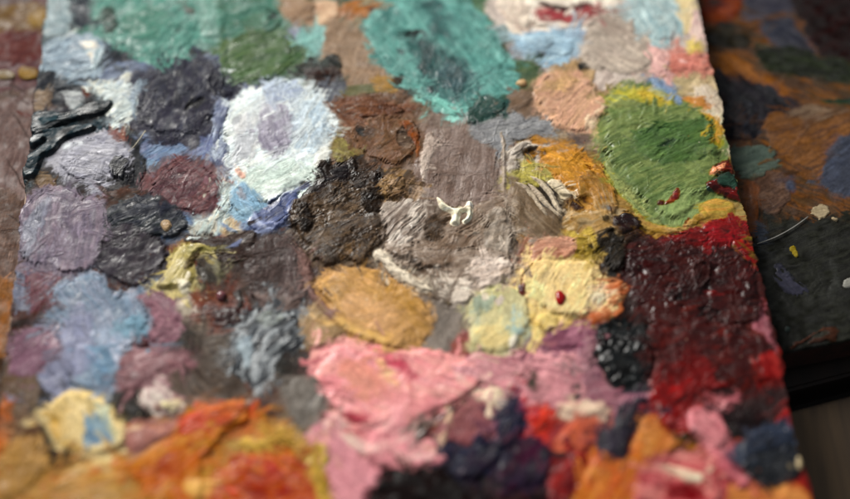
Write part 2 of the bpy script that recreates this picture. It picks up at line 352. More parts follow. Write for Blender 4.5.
# ---- top middle
F('282,14 304,16 300,34 284,30', ['#bfc4c2', '#a9b4b6'], th=.5)
F('276,28 300,30 298,48 280,46', ['#8a8eae', '#7c86a4'], th=.4)
F('284,42 303,38 304,58 286,56', ['#b7c4ca', '#c8ccca'], th=.5, rd=.2)
F('300,16 330,14 334,62 304,62', ['#6fb0a8', '#5f9c96', '#8cc0b6'], a=85, th=.4)
F('314,2 338,2 338,22 316,24', ['#c4a58c', '#b48a70', '#d0b8a0'], a=10, th=.5)
F('330,18 360,16 376,50 396,80 404,102 352,104 334,78 322,50', ['#8f7b6b', '#9a8674', '#7d6a5c', '#a08a78'], a=70, th=.5, lp=.25, gr=.15)
F('294,54 336,56 340,66 334,76 300,74', ['#3a403e', '#4f4a44', '#5a6a60'], **crusty)
F('306,68 338,70 344,86 302,86', ['#4a3834', '#3c3838'], th=.2, **crusty)
F('316,84 346,84 344,100 330,106', ['#5f6472', '#7a7f88'], th=.3)
F('344,86 398,84 404,98 372,106 346,104', ['#77765f', '#6a705e'], th=.3)
F('372,76 392,80 396,92 376,92', ['#9a7a48', '#a88858'], th=.3, dry=.4)
F('396,74 426,90 430,112 398,104', ['#4c4038', '#3d3833'], **crusty)
# green right of the big teal
F('444,-50 500,-50 512,16 500,50 476,46 452,24', ['#48704a', '#55804f', '#3c6048'], a=-50, th=.4)
F('484,2 530,-10 538,18 520,40 498,34', ['#b3a6a4', '#9a9490', '#c4b8b4'], a=-40, th=.5)
F('486,28 520,28 522,50 494,52', ['#7f9a9c', '#8fb0b8', '#6a8078'], a=20, th=.4)
F('494,44 514,46 512,68 498,66', ['#4a4c38', '#5c5a44'], th=.3)
F('504,42 536,50 544,76 520,76', ['#8c7f7e', '#a49a98', '#77706e'], a=-60, th=.4)
F('500,60 540,66 548,94 500,112 486,90', ['#4c6a42', '#5f6f3e', '#3c5c48'], a=40, th=.4, lp=.3)
F('484,88 540,90 520,112 490,118', ['#5f5a46', '#6d6a50'], a=30)
F('498,94 534,92 552,128 470,132 478,118', ['#75655a', '#8a7c74', '#6a5c52'], a=30, th=.4, gr=.1)
F('520,34 600,28 606,50 560,68 524,60', ['#8fa9bb', '#a5b6c0', '#6f8fae'], a=-15, th=.6, rd=.2)
F('556,62 640,64 642,92 596,90 560,84', ['#b6aaa6', '#a2938f', '#8c7c78'], a=40, th=.6, rd=.22, dry=.3)
F('548,58 592,62 590,84 552,82', ['#a48762', '#8a7458', '#b59a78'], a=50, th=.5)
F('576,60 592,62 590,72 580,74', ['#3a3835'], th=.1)
F('604,0 660,-40 700,-40 712,70 640,84 610,70', ['#b0a5a2', '#b9b0a8', '#a08f90'], a=20, th=.5, lp=.3)
F('670,-50 696,-50 698,24 676,28', ['#c5b58e', '#b8aa90'], a=70, th=.5)
F('688,12 702,14 706,52 694,56', ['#c4abaa', '#b39496', '#d4c6be'], a=75, th=.6)
F('684,38 704,44 704,58 688,56', ['#b5a558', '#a89450'], th=.4)
F('630,56 664,62 660,84 640,84', ['#a39a96', '#8f8486'], a=50, th=.5)
F('664,74 712,66 718,104 688,100', ['#a99a78', '#b8a68c', '#8f7f60'], a=40, th=.5)
F('690,90 722,92 734,150 718,150', ['#b3a898', '#a09084', '#c4bab0'], a=-65, th=.6, rd=.2)
F('678,96 704,98 710,112 686,108', ['#b07a40', '#a86c38'], th=.4)
# ---- middle left
F('40,125 150,128 150,216 100,226 30,214', ['#4a4548', '#544a48', '#3b3c42'], a=40, th=.3, lp=.3, gr=.15)
F('92,196 148,190 152,228 100,240', ['#5c4a44', '#4a4542', '#6a5048'], a=20, **{k: crusty[k] for k in ('lp', 'gr')})
F('30,172 52,174 54,200 36,200', ['#8a745c', '#7a6450'], th=.3)
F('24,178 44,190 46,212 22,218', ['#5a5048', '#6a5c50'], gr=.2)
F('42,204 62,196 66,214 44,220', ['#4f4648'])
F('96,124 130,128 128,146 98,138', ['#8a504a', '#a0685c', '#6a4040'], a=-30, th=.4)
F('128,120 150,136 150,170 140,186 124,150', ['#3e4248', '#4a5058', '#35383e'], a=70, gr=.15)
F('138,132 160,118 214,128 218,164 196,172 152,168', ['#5f80ad', '#7c9abc', '#4d6590', '#8c90b4'], a=30, th=.5, rd=.2, lp=.3)
F('196,120 226,112 232,170 214,180', ['#6b78a8', '#a4b4c8', '#55659c'], a=60, th=.5, rd=.3)
F('148,160 168,164 172,184 154,186', ['#6f92b4', '#8aa4c0'], a=60)
F('186,212 222,190 234,214 224,240 196,240', ['#a4b5b6', '#92a8b4', '#c0c4b8'], a=30, th=.5)
F('160,206 186,206 196,228 192,240 168,232', ['#5f86b4', '#7a9cc4', '#48587c'], a=-50, th=.5, rd=.25)
F('152,232 226,226 232,246 160,246', ['#44608c', '#55708f', '#3c4868'], a=10, th=.3)
F('218,224 254,208 262,228 226,242', ['#b49a74', '#a49078', '#c4b090'], a=35, th=.5)
F('166,242 250,238 252,262 180,266', ['#7a4a3c', '#8a5340', '#6a463e'], a=5, th=.3)
F('96,216 150,206 150,226 104,226', ['#35483f', '#3c4450', '#4a5a50'], a=15, th=.4)
# ---- centre
F('330,100 430,102 436,200 380,206 330,180', ['#6e584a', '#7d6250', '#5f4d42', '#806a5c'], a=60, th=.6, lp=.5, gr=.3, ed=1.2, wet=.5)
F('336,104 372,108 380,128 350,140 334,130', ['#7e5a48', '#6a4c40', '#8f7060'], a=30, th=.4, gr=.3)
F('330,138 362,142 362,166 334,166', ['#8c8650', '#7a7048', '#6d5f4c'], a=-30, th=.4, gr=.2)
F('366,170 400,174 412,196 376,200', ['#8a7050', '#7a5c48', '#9a8060'], a=30, **crusty)
F('414,124 512,122 510,300 420,300 400,240', ['#776a64', '#81746e', '#6a5c56', '#8b7d78'], a=80, th=.5, rd=.2, gr=.14, lp=.3)
F('500,140 520,150 524,250 506,262', ['#716058', '#8c7f7a', '#5e5048'], a=85, th=.5, gr=.2)
F('508,184 560,196 566,240 516,246', ['#6c5e50', '#7c6e60', '#5c4c40'], a=-45, th=.5, rd=.25, gr=.2)
F('484,200 512,204 510,262 478,262', ['#948a88', '#6a5e5a', '#a89c9a'], a=60, th=.7, lp=.5, gr=.25)
F('508,236 530,238 526,256 510,254', ['#3a3f3e', '#2c302e', '#6a7068'], th=.3, gr=.3)
F('520,220 574,222 576,250 528,254', ['#8f7450', '#a88a58', '#7a5f4c'], a=20, th=.5, gr=.25)
F('552,170 620,168 626,250 580,256 556,216', ['#96703a', '#a88048', '#7d5a34', '#8f7450'], a=-30, th=.6, lp=.5, rd=.2, gr=.15)
F('510,130 600,112 606,150 560,150', ['#75695c', '#8c7d68', '#a0907c'], a=15, th=.5, lp=.35)
F('566,134 594,138 590,148 570,146', ['#6c605c', '#575050'], th=.3)
F('588,124 612,120 614,140 598,146', ['#a49870', '#8f8658'], a=60, th=.4)
F('596,192 640,200 650,260 612,290 596,250', ['#2c1915', '#4a2a1c', '#1f1210'], a=20, th=.5, lp=.8, gr=.3, ed=1.2, wet=.7)
F('596,166 640,186 632,216 600,204', ['#6d5a38', '#84703c', '#4c3c28'], a=-30, th=.5, gr=.2)
F('608,222 640,222 646,240 612,244', ['#7a6428', '#3c2a18', '#9a7c30'], a=-20, th=.5, gr=.3)
# ---- left lower
F('14,262 36,268 34,318 12,314', ['#747a94', '#848aa2', '#6a6c84'], a=80, th=.4)
F('26,262 62,268 60,320 34,322', ['#7d5a64', '#8c6a74', '#6f4850'], a=82, th=.4, rd=.15)
F('8,312 48,312 44,340 8,342', ['#3a302e', '#4a3a34', '#6a4038'], gr=.2, th=.2)
F('96,270 128,268 124,296 108,296', ['#6a4838', '#4c342e'], gr=.1)
F('130,272 168,274 166,296 136,292', ['#262a24', '#343a30'], lp=.4)
F('192,262 222,258 240,290 196,330 186,300', ['#7a4a40', '#84543f', '#6a4440'], a=-40, th=.4)
F('166,306 230,320 236,372 280,420 200,424 170,380 184,340', ['#605854', '#6e6560', '#504844', '#77706c'], a=-60, th=.4, lp=.35, gr=.12)
F('172,330 196,332 200,356 176,352', ['#3e3a36', '#4c4642'], gr=.15)
F('208,300 246,300 246,330 212,330', ['#7c4236', '#5c2c28', '#8f5848'], th=.4, gr=.25, wet=.6)
F('270,340 314,342 314,380 272,384', ['#3c3230', '#4a3c38', '#2c2624'], th=.4, gr=.12, lp=.4)
F('282,378 318,376 314,384 284,386', ['#55504e'])
F('236,370 292,368 290,414 246,412', ['#5a453e', '#6a4c46', '#2e2a28', '#77655c'], th=.4, gr=.25)
F('230,362 290,360 288,378 240,380', ['#35332f', '#4a4a48', '#24221f'], th=.4, gr=.25)
F('300,244 330,240 344,290 320,312 308,290', ['#6d5c5a', '#7d6c68', '#8a6060'], a=-60, th=.4)
F('330,250 400,252 380,270 330,268', ['#4c4038', '#5f5248', '#3c322c'], **crusty)
F('400,284 472,284 466,340 430,368 408,330', ['#77706c', '#847c78', '#6a6460'], a=50, th=.3, lp=.15)
F('384,262 470,268 462,306 408,288', ['#40362f', '#5c5048', '#2f2822', '#8c8078'], a=-20, th=.3, lp=.6, gr=.3)
F('318,330 340,328 344,348 322,352', ['#7a4c48', '#8a6258'])
F('446,352 470,330 480,350 452,366', ['#8a5450', '#7a4c4c'])
F('505,262 530,258 532,300 512,290', ['#9a7468', '#b08a7c', '#6a4a48'], a=70, th=.5, gr=.15)
F('518,300 536,298 534,330 520,334', ['#3c2a38', '#4a3444'])
F('512,330 610,320 612,356 530,372', ['#744f5c', '#85606c', '#63424f'], a=20, th=.4, lp=.3)
F('600,280 650,280 648,330 604,326', ['#33201e', '#251514', '#45302c'], th=.3, lp=.5, gr=.2)
F('608,330 664,334 666,390 640,400', ['#5c3c42', '#6a4a50', '#2c1a1c'], a=80, th=.4)
# ---- bottom strip
F('4,360 40,372 36,432 6,440', ['#6c5b4e', '#5c4c42', '#7a6858'], a=75, th=.4, gr=.15)
F('22,412 44,410 44,438 26,436', ['#6c5446', '#7a6050'], th=.5)
F('38,400 54,400 60,470 48,490 40,450', ['#26262b', '#303238'], th=.2)
F('96,385 140,392 150,420 116,432 108,400', ['#34322f', '#2a292a', '#3f3b38'], th=.2)
F('140,372 240,366 240,410 180,420 146,408', ['#5c534e', '#6a605a', '#4c4542'], a=-50, th=.4, gr=.1)
F('50,462 110,466 130,480 60,484', ['#302c28', '#3c342c'])
F('44,476 200,452 216,530 40,540', ['#a8803a', '#b58c40', '#b56a2c', '#96783a'], a=10, th=.6, rd=.15)
F('430,440 560,440 560,500 420,520', ['#241a20', '#1c1518', '#4a1c1a'], a=40, th=.4, lp=.6)
F('520,400 610,404 616,470 560,490 530,450', ['#8f3034', '#a03c34', '#6f2228'], a=60, th=.5, lp=.4)
F('640,372 700,370 690,440 650,430', ['#7c1a16', '#8f1f18', '#5a1412'], a=70, th=.5, lp=.4, wet=.7)
F('696,366 790,366 796,430 740,440 700,410', ['#34100f', '#441615', '#240c0c'], a=20, th=.4, lp=.5, wet=.6)
F('776,420 800,420 812,520 786,520', ['#8a1e16', '#70160f', '#a02c20'], a=-75, th=.5, wet=.7)
F('720,484 800,486 806,540 716,540', ['#a5683c', '#8f4030', '#b58048'], a=10, th=.5)
F('752,352 784,350 790,380 756,384', ['#781c1a', '#8f2a24', '#5c1414'], a=-70, th=.5)
# board outline with a crusted, uneven edge
bx = np.array([q[0]*1000 for q in cor]); by = np.array([q[1]*1000 for q in cor])
def inside_board(m=0.0):
    X = cv.X+(fbm(cv.X/3, cv.Y/3, 77, 3)-.5)*2.2+(fbm(cv.X/14, cv.Y/14, 79, 2)-.5)*3.4; Y = cv.Y+0
    r = np.ones(X.shape, bool)
    for i in range(4):
        j = (i+1) % 4; ex, ey = bx[j]-bx[i], by[j]-by[i]; l = math.hypot(ex, ey)
        r &= ((X-bx[i])*ey-(Y-by[i])*ex)/l > m
    return r
FILM = inside_board(-.5 if True else 0)
if not FILM[cv.ny//2, cv.nx//2]: raise RuntimeError('board winding')
BOARDIN = FILM
# ------------------------------------------------------------------ daubs: each its own thing lying on the film
PG = 'paint daubs on the palette'
DAUBS = []
QUEUE = []
def D(label, strokes, name='paint_daub', cat='paint daub'): QUEUE.append((label, strokes, name, cat))
def s(p, c, **k): k['c'] = c; return (p, k)
D('large teal green daub near the top left corner', [
 s('98,2 120,-30 180,-40 200,-10 196,30 184,54 150,60 118,48 100,30', ['#4a9a88', '#5aa896', '#3c8476'], a=40, th=1.2, rd=.18, ed=1),
 s((146, 24, 26, 18, 10), ['#47967f', '#3c8c78'], th=.3, a=20), s((108, 22, 8, 14), ['#36604e', '#2f5a50'], th=.1), s((186, 10, 12, 5, -30), ['#3b4a44', '#7d8a78'], th=.2, dry=.4)])
D('pale aqua green smear at the top edge right of the teal daub', [s('196,-20 226,-20 224,30 204,38 196,20', ['#6fa898', '#8ab8ac', '#4c8a78'], a=70, th=.9)], 'paint_smear', 'paint smear')
D('sea green daub with a dark dent above the olive one', [
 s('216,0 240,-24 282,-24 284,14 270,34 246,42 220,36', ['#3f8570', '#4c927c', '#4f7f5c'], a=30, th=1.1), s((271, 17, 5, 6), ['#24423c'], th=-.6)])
D('olive green daub above the white and blue daub', [s('232,40 258,30 284,38 296,56 286,72 262,82 240,74 228,58', ['#517a46', '#64854e', '#456b48', '#5f7f58'], a=20, th=1.2, lp=.3, gr=.1, rim=.2)])
D('pale blue grey wedge with a white fold near the upper left edge', [
 s('44,50 68,42 96,42 106,56 94,72 60,74 42,66', ['#8aa2b4', '#7c95a8', '#9db2be'], a=15, th=.9, rd=.15),
 s('80,44 96,42 96,64 92,66', ['#cfcbc0', '#bfc4c2'], a=-70, th=.6), s('94,50 108,50 100,66 93,68', ['#a5bcc4', '#8fb0b8'], th=.5, a=50)])
D('scuffed cream and pale blue patch below the pale blue wedge', [s('98,90 130,84 146,92 140,118 118,124 104,112', ['#b9c6c2', '#a5b8bc', '#8fa4b4', '#c9c9b8'], a=35, th=.9, rd=.2, gr=.12, lp=.3)])
D('dark slate violet daub with crusted dents in the upper left', [
 s('132,92 148,74 176,64 206,64 226,76 228,104 212,126 184,140 156,136 136,120', ['#4a4d63', '#3f4153', '#575a72', '#4c4660'], a=75, th=1.5, rd=.16, lp=.5, gr=.15, rim=.1, ed=1.5, wet=.25),
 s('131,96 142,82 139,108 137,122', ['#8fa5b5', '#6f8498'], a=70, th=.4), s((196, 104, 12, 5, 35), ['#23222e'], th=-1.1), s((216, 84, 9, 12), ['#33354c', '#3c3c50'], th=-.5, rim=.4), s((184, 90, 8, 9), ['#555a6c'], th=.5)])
D('thick white and pale blue daub with a lilac stroke across it', [
 s('222,118 238,98 262,90 284,76 300,84 316,100 334,116 330,152 318,176 292,190 262,204 240,196 228,178 234,156 220,140', ['#cbd5d2', '#bccad0', '#d4d8ce', '#b4c8d0'], a=35, th=1.8, rd=.22, lp=.4, gr=.18, ed=1.1, rim=.3),
 s('262,92 290,78 306,96 280,106', ['#a6b6c8', '#8c9cc0'], a=30, th=.2), s('250,170 320,158 308,180 268,196 244,190', ['#b6cabf', '#c8d4c8', '#a8beb2'], a=25, th=.2, gr=.2),
 s('296,106 330,104 328,150 300,158 288,136', ['#a4bac8', '#b6c6ce', '#94aec0', '#c4ccc8'], a=60, th=.3, rd=.15, sf=1.8, ed=1.4, fe=.6), s('258,110 274,104 292,116 294,146 278,160 262,150', ['#9088a2', '#a09ab0', '#7c7492', '#b0b4c0'], a=-75, th=.3, rd=.16, wet=.5, sf=1.8, ed=1.3, fe=.7),
 s('232,130 246,112 256,120 252,160 238,166', ['#b4b9c0', '#c4c4c0'], a=80, th=.3), s((243, 176, 4, 4), ['#cf9a8c'], th=.3), s('320,150 332,142 326,162 310,172', ['#cdd0c8'], th=.5)])
D('violet blue smear along the left side of the white and blue daub', [s('216,104 226,100 232,112 224,134 232,150 228,166 216,150 212,124', ['#6a769c', '#8c98b4', '#56628c', '#a9b8c8'], a=75, th=.9, rd=.3, dry=.25)], 'paint_smear', 'paint smear')
D('light blue patch below the white and blue daub', [s('230,190 246,186 264,200 258,216 238,220 230,208', ['#7aa6c0', '#8cb4c8', '#6a98b8'], a=-60, th=1.0, rd=.18)])
D('ultramarine blue stroke beside the dark brown crust', [s('244,222 262,206 284,194 300,190 300,206 286,222 264,232 250,230', ['#4c5e98', '#6272a6', '#3c4c84', '#7c8ab4'], a=35, th=1.1, rd=.25, wet=.6), s('254,214 264,222 270,230 258,228', ['#9aa8cc', '#b8bcd0'], th=.3, a=-60)], 'paint_stroke', 'paint stroke')
D('tan brown round daub at the top edge left of the orange spot', [s('276,6 290,-14 312,-10 316,8 304,24 286,20', ['#a08670', '#ac9078', '#8f7564'], a=20, th=1)])
D('small orange brown daub at the top edge', [s('341,8 356,2 378,2 392,8 384,18 360,20 346,16', ['#a4683a', '#b88048', '#8c6038'], a=5, th=1, rd=.2), s((374, 10, 7, 4), ['#6a4028'], th=.1)])
D('large teal daub with dark brushed centre at the top', [
 s('364,26 378,6 404,-4 450,-10 474,14 492,38 508,62 504,88 488,106 468,118 444,110 420,92 398,76 378,58', ['#479288', '#54a398', '#37807a', '#60aca0'], a=-50, th=1.3, rd=.2, lp=.35, ed=1.2),
 s('408,40 428,36 446,50 468,70 474,92 456,104 434,94 416,70', ['#2b5a5c', '#356a68', '#234c4c', '#4a8a84'], a=-70, th=-.2, rd=.28, gr=.1, wet=.6, sf=2.2, ed=1.6),
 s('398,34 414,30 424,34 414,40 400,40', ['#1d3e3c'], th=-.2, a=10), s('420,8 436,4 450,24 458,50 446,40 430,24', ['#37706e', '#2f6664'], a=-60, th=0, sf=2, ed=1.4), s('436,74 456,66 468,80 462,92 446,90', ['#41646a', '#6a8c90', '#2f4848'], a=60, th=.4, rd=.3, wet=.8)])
D('bright turquoise ridge under the dark centre of the teal daub', [s('421,97 436,98 452,108 464,114 456,119 438,112 426,106', ['#5fb5a4', '#7cc8b8'], a=-25, th=1.2, wet=.7)], 'paint_ridge', 'paint ridge')
D('deep bottle green daub below the large teal daub', [s('464,110 484,98 502,96 508,110 494,122 480,128 466,124', ['#27564a', '#2f6048', '#2c5c58'], a=40, th=1.1, wet=.6)])
D('crimson and white stroke at the top edge with a dark hollow', [
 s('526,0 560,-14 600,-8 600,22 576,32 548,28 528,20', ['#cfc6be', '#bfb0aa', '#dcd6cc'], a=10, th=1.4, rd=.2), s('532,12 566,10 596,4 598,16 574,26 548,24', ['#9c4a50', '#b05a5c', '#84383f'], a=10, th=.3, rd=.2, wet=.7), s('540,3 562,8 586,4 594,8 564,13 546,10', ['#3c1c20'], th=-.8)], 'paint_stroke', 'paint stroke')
D('white curl at the top edge in front of the crimson stroke', [s('498,4 524,0 532,14 526,30 508,24', ['#c9beb4', '#b8a49c', '#d8cfc4'], a=-50, th=1.1, rd=.25)], 'paint_curl', 'paint curl')
D('pale sky blue smear under the crimson stroke', [s('524,38 552,34 574,42 570,54 548,60 528,52', ['#8cb2c8', '#a2c0cc', '#7aa2bc'], a=-15, th=1, rd=.2, dry=.15), s((538, 54, 5, 5), ['#26384a'], th=-.2)], 'paint_smear', 'paint smear')
D('slate blue dab between the crimson stroke and the taupe patch', [s('562,34 586,28 596,34 586,42 568,44', ['#8094aa', '#92a4b4', '#6c829c'], a=15, th=.8)], 'paint_dab', 'paint dab')
D('warm grey taupe patch in the upper right', [s('586,34 606,14 630,22 650,40 650,64 634,76 604,70 584,56', ['#a0958e', '#aca29a', '#93867f', '#b5aaa0'], a=-30, th=.9, rd=.15, lp=.25)])
D('grey teal diagonal stroke near the upper right corner', [s('626,4 648,-18 668,0 678,30 668,42 646,36', ['#86a8ac', '#9ab4b4', '#7398a0', '#b0c0bc'], a=-60, th=1, rd=.25)], 'paint_stroke', 'paint stroke')
D('salmon pink band reaching the right board edge', [s('662,56 684,54 706,58 708,70 684,74 664,70', ['#b9766c', '#c48a7c', '#a8655e'], a=0, th=.9, rd=.2)], 'paint_stroke', 'paint stroke')
D('soft pink dab left of the salmon band', [s('648,48 662,46 670,58 664,72 654,66', ['#c09898', '#cca8a4', '#b08888'], a=-50, th=.9, rd=.2)], 'paint_dab', 'paint dab')
D('cornflower blue dab above the green daub', [s('651,82 662,80 676,94 682,104 670,106 658,96', ['#7492b4', '#8ca4bc', '#6484ac'], a=-40, th=.9, rd=.2)], 'paint_dab', 'paint dab')
D('peach tan daub left of the big green daub', [s('536,90 552,76 580,78 596,92 606,108 598,126 578,134 556,128 540,112', ['#b8937a', '#c29a86', '#a8866a', '#b58a78'], a=45, th=1.5, rd=.2, gr=.08, rim=.25), s('584,120 606,106 602,114 592,130', ['#cdb9a0', '#b9a590'], th=.5), s('542,86 566,78 580,82 556,92', ['#b09068', '#a8865c'], th=.2)])
D('big round green daub with a yellow upper rim', [
 s('604,116 616,98 642,94 672,102 698,114 716,130 722,158 716,186 700,202 682,220 660,218 638,200 616,182 604,154', ['#5f7b2e', '#52702d', '#778a36', '#466329'], a=25, th=2.0, rd=.2, lp=.6, gr=.08, ed=.9, wet=.55, rim=.3, cur=.3),
 s('602,108 616,90 640,90 668,98 660,108 632,106 614,112', ['#97983a', '#b0a040', '#6c8838'], a=-20, sf=1.4, ed=1.4, th=.4, rd=.4), s('632,92 652,94 676,104 664,110 640,104', ['#b09c3c', '#a89038'], a=-20, th=.3, rd=.3),
 s('700,112 716,120 722,146 710,140', ['#b58030', '#a89038', '#c08c38'], a=-60, th=.3), s('640,130 690,120 712,132 700,160 660,168 636,154', ['#466c2d', '#54762f', '#3a5f29'], a=25, th=.3, rd=.4, lp=.5, sf=2.4, ed=1.6),
 s('604,160 624,182 640,204 660,222 650,226 628,206 606,182', ['#7c8c38', '#68803a', '#8c9440'], a=-45, th=.2, rd=.3), s('660,196 690,190 702,208 684,228 664,222', ['#6f8c3c', '#7f9848', '#5c7c38'], a=60, th=.3, rd=.3, cur=1),
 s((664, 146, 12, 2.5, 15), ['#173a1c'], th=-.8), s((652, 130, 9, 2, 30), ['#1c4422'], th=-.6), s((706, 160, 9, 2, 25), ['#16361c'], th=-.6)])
D('golden ochre rim under the big green daub', [s('634,210 656,224 682,228 704,210 712,216 694,230 668,236 644,228', ['#9a7a44', '#a88c5c', '#7c6430'], a=-10, th=.7, dry=.35, rd=.2), s('700,206 716,200 736,206 732,218 708,220', ['#a08440', '#a87034', '#8c8038'], a=10, th=.8)], 'paint_ridge', 'paint ridge')
D('small dark red splash on the lower part of the green daub', [s('667,200 674,190 680,192 677,202 666,205', ['#6c1a14', '#8a2a20'], th=.35, ed=.7, fe=.2, wet=.8), s((660, 206, 3, 2.4), ['#5c1610'], th=.3, ed=.5, wet=.8)], 'paint_splash', 'paint splash')
D('curled flap of dried paint with green top and maroon edge at the right board edge', [
 s('706,190 714,180 728,172 738,184 738,200 724,192 712,194', ['#1c4434', '#28543c', '#153228'], a=10, th=2.4, ed=.4, wet=.5), s('706,189 712,183 720,190 730,190 740,202 726,198', ['#5c1818', '#8a2420'], th=1.6, ed=.4, wet=.8),
 s('710,172 720,166 726,172 722,178 712,178', ['#a86848', '#b87c5c'], th=1), s('712,168 728,160 734,174 726,176', ['#5a2420', '#7a3028', '#3a1614'], th=1.2, gr=.3)], 'paint_flap', 'paint flap')
D('bright crimson stroke below the green daub at the right edge', [s('700,232 714,222 736,222 746,236 734,246 706,244', ['#7c1a1e', '#982830', '#5c1214'], a=10, th=1.3, rd=.3, wet=.8)], 'paint_stroke', 'paint stroke')
D('deep red band under the ochre rim left of the crimson stroke', [s('660,240 684,232 704,232 708,246 680,250 660,248', ['#6f1614', '#8c1f1c', '#52100f'], a=5, th=1, rd=.2, wet=.8)], 'paint_stroke', 'paint stroke')
# ------- left
D('lilac white oval daub under the black glossy strands', [s('58,156 72,142 96,140 116,146 124,160 112,178 88,186 70,180', ['#9c9cb0', '#8a8a9e', '#acacbc', '#a4a2ae'], a=-5, th=1.5, rd=.2, gr=.08, rim=.3, wet=.4), s('62,146 78,142 84,146 66,154', ['#b4bcc0'], th=.3)])
D('small dark coiled daub touching the lilac white oval', [s((121, 168, 10, 13, 20), ['#2c2f3c', '#3c4054', '#1e2028'], th=1.2, rim=.5, gr=.15, rd=.3, a=60, cur=4, wet=.7)])
D('large dull lilac oval daub at the left board edge', [s('20,240 22,212 44,192 72,190 96,204 108,228 104,256 84,272 44,272 22,262', ['#83728a', '#8f7488', '#786c86', '#94808f'], a=80, th=1.3, rd=.12, gr=.14, lp=.2), s((65, 229, 3, 3), ['#54485c'], th=-.4), s('22,232 40,204 56,198 44,230 34,262 24,258', ['#8f90a4', '#7f829c'], a=75, th=.1)])
D('mauve brown grainy oval daub inside a pale blue ring', [s('150,190 160,172 180,165 206,168 222,182 222,198 208,212 180,210 158,204', ['#71545c', '#7c5a60', '#604a54', '#835f62'], a=40, th=1.2, gr=.3, rd=.08, rim=.2)])
D('mint white crescent hugging the mauve brown oval', [s('218,180 226,178 232,200 222,226 200,238 194,226 212,214 222,200', ['#a8bab4', '#b8c4b8', '#92aab0', '#c0b8a8'], a=60, th=1.0, rd=.2, gr=.1)])
D('dark navy daub with fine scratches below the mauve oval', [s('106,216 124,202 156,196 176,208 188,226 174,240 142,234 118,232', ['#3a4054', '#474c60', '#2d3344', '#3c4a4c'], a=25, th=1.1, rd=.2, gr=.12, lp=.3, wet=.3), s((160, 214, 13, 9), ['#2f3450', '#464a64'], th=.4)])
D('small beige square chip on the navy daub', [s('162,224 168,222 172,228 167,233 162,230', ['#a58d70'], th=.7, ed=.2)], 'paint_chip', 'paint chip')
D('purple brown grainy round daub below the navy one', [s('96,262 102,238 118,226 144,228 164,240 168,258 156,276 132,286 108,280', ['#4c444f', '#574a54', '#3e3a46', '#5a5060'], a=40, th=1.2, gr=.28, rd=.1, rim=.2)])
D('dull blue daub in the middle of the lilac star shape', [
 s('58,290 96,274 116,296 146,288 152,310 146,330 132,350 116,388 92,392 66,372 56,340', ['#7088a0', '#8092a8', '#647c96', '#8c93aa'], a=-60, th=1.3, rd=.16, lp=.3, gr=.05, ed=1.1),
 s('60,330 78,304 94,320 92,362 74,376 58,356', ['#868cae', '#9094b4', '#7a82a4'], a=80, th=.2), s('96,334 128,332 136,346 112,370 98,352', ['#9aa4bc', '#b0b4c4', '#7f98b4'], a=-40, th=.3), s('118,320 146,316 150,334 128,344 118,334', ['#6a98b0', '#84aec0', '#5c8aa4'], a=10, th=.4, rd=.2), s('90,350 112,350 112,380 96,384', ['#648cac', '#769ab2'], a=-50, th=.2)])
D('lilac grey smear on the lower left of the dull blue daub', [s('44,342 60,334 70,352 76,384 58,392 46,376', ['#8084a6', '#9092ac', '#747ca0'], a=-60, th=.8)], 'paint_smear', 'paint smear')
D('mauve pink lobe right of the dull blue daub', [s('134,296 150,290 172,300 184,318 178,336 160,346 148,340 152,322 144,306', ['#8c6a78', '#9a7784', '#7c5f6c'], a=-40, th=1.2, rd=.18, rim=.25)])
D('plum pink daub at the far left edge below the dark hollow', [s('8,346 28,332 48,328 62,344 58,362 38,376 18,370', ['#85667a', '#917286', '#765a6c'], a=40, th=1.1, rd=.16)])
D('pale pink horizontal stroke below the mauve pink lobe', [s('116,364 128,352 156,350 180,356 182,370 156,378 130,392 118,382', ['#88686f', '#96757c', '#775a62'], a=10, th=1.0, rd=.2)], 'paint_stroke', 'paint stroke')
D('tiny maroon dent of paint between the blue daub and the mauve lobe', [s((142, 344, 8, 5, -10), ['#4c2024', '#6a2c2c'], th=.7, ed=.4, wet=.7)], 'paint_dab', 'paint dab')
D('bright yellow leaf shaped daub on the red brown patch', [
 s('156,288 164,276 170,268 174,256 184,247 200,246 214,252 220,260 210,256 198,254 194,264 195,278 188,290 174,290', ['#a2965a', '#b4a86e', '#8c8248', '#bcb080'], a=60, th=1.6, rd=.25, ed=.5, fe=.3, wet=.6), s('176,284 188,282 190,290 180,294', ['#c8c4b4'], th=.5), s('188,248 204,248 216,252 208,256 194,256', ['#8a8450', '#a8a060'], th=.4, a=-10)], 'paint_leaf', 'paint daub')
D('dark scratched curl right of the yellow leaf daub', [s('196,262 210,254 224,262 226,278 212,288 198,284', ['#54504c', '#6c6860', '#3c3836'], a=-40, th=1, rd=.35, gr=.1, cur=3), s('206,256 218,262 226,274 224,280 214,268', ['#8c8a70'], th=.4, a=-50)], 'paint_curl', 'paint curl')
D('cream curled scrap below the yellow leaf daub', [s('176,304 186,300 192,312 188,324 182,316 176,312', ['#a0968c', '#b4ac9c', '#847a70'], a=-60, th=1, ed=.6, gr=.2)], 'paint_scrap', 'paint scrap')
D('dusty violet brown crusted daub left of the golden daub', [s('242,262 256,242 280,234 304,238 312,262 314,290 300,306 276,312 256,298 246,280', ['#564c4c', '#64585a', '#4a4140', '#5f5656'], a=70, th=1.4, gr=.26, lp=.35, rd=.14), s('258,292 284,300 306,288 304,304 280,314 262,306', ['#746868', '#80706c'], th=.4, a=0)])
D('charcoal brown crust left of the violet brown daub', [s('190,236 220,238 256,234 250,254 232,264 208,256', ['#4e4442', '#5a4c48', '#40383a'], a=10, th=1, gr=.2, lp=.3)], 'paint_crust', 'paint crust')
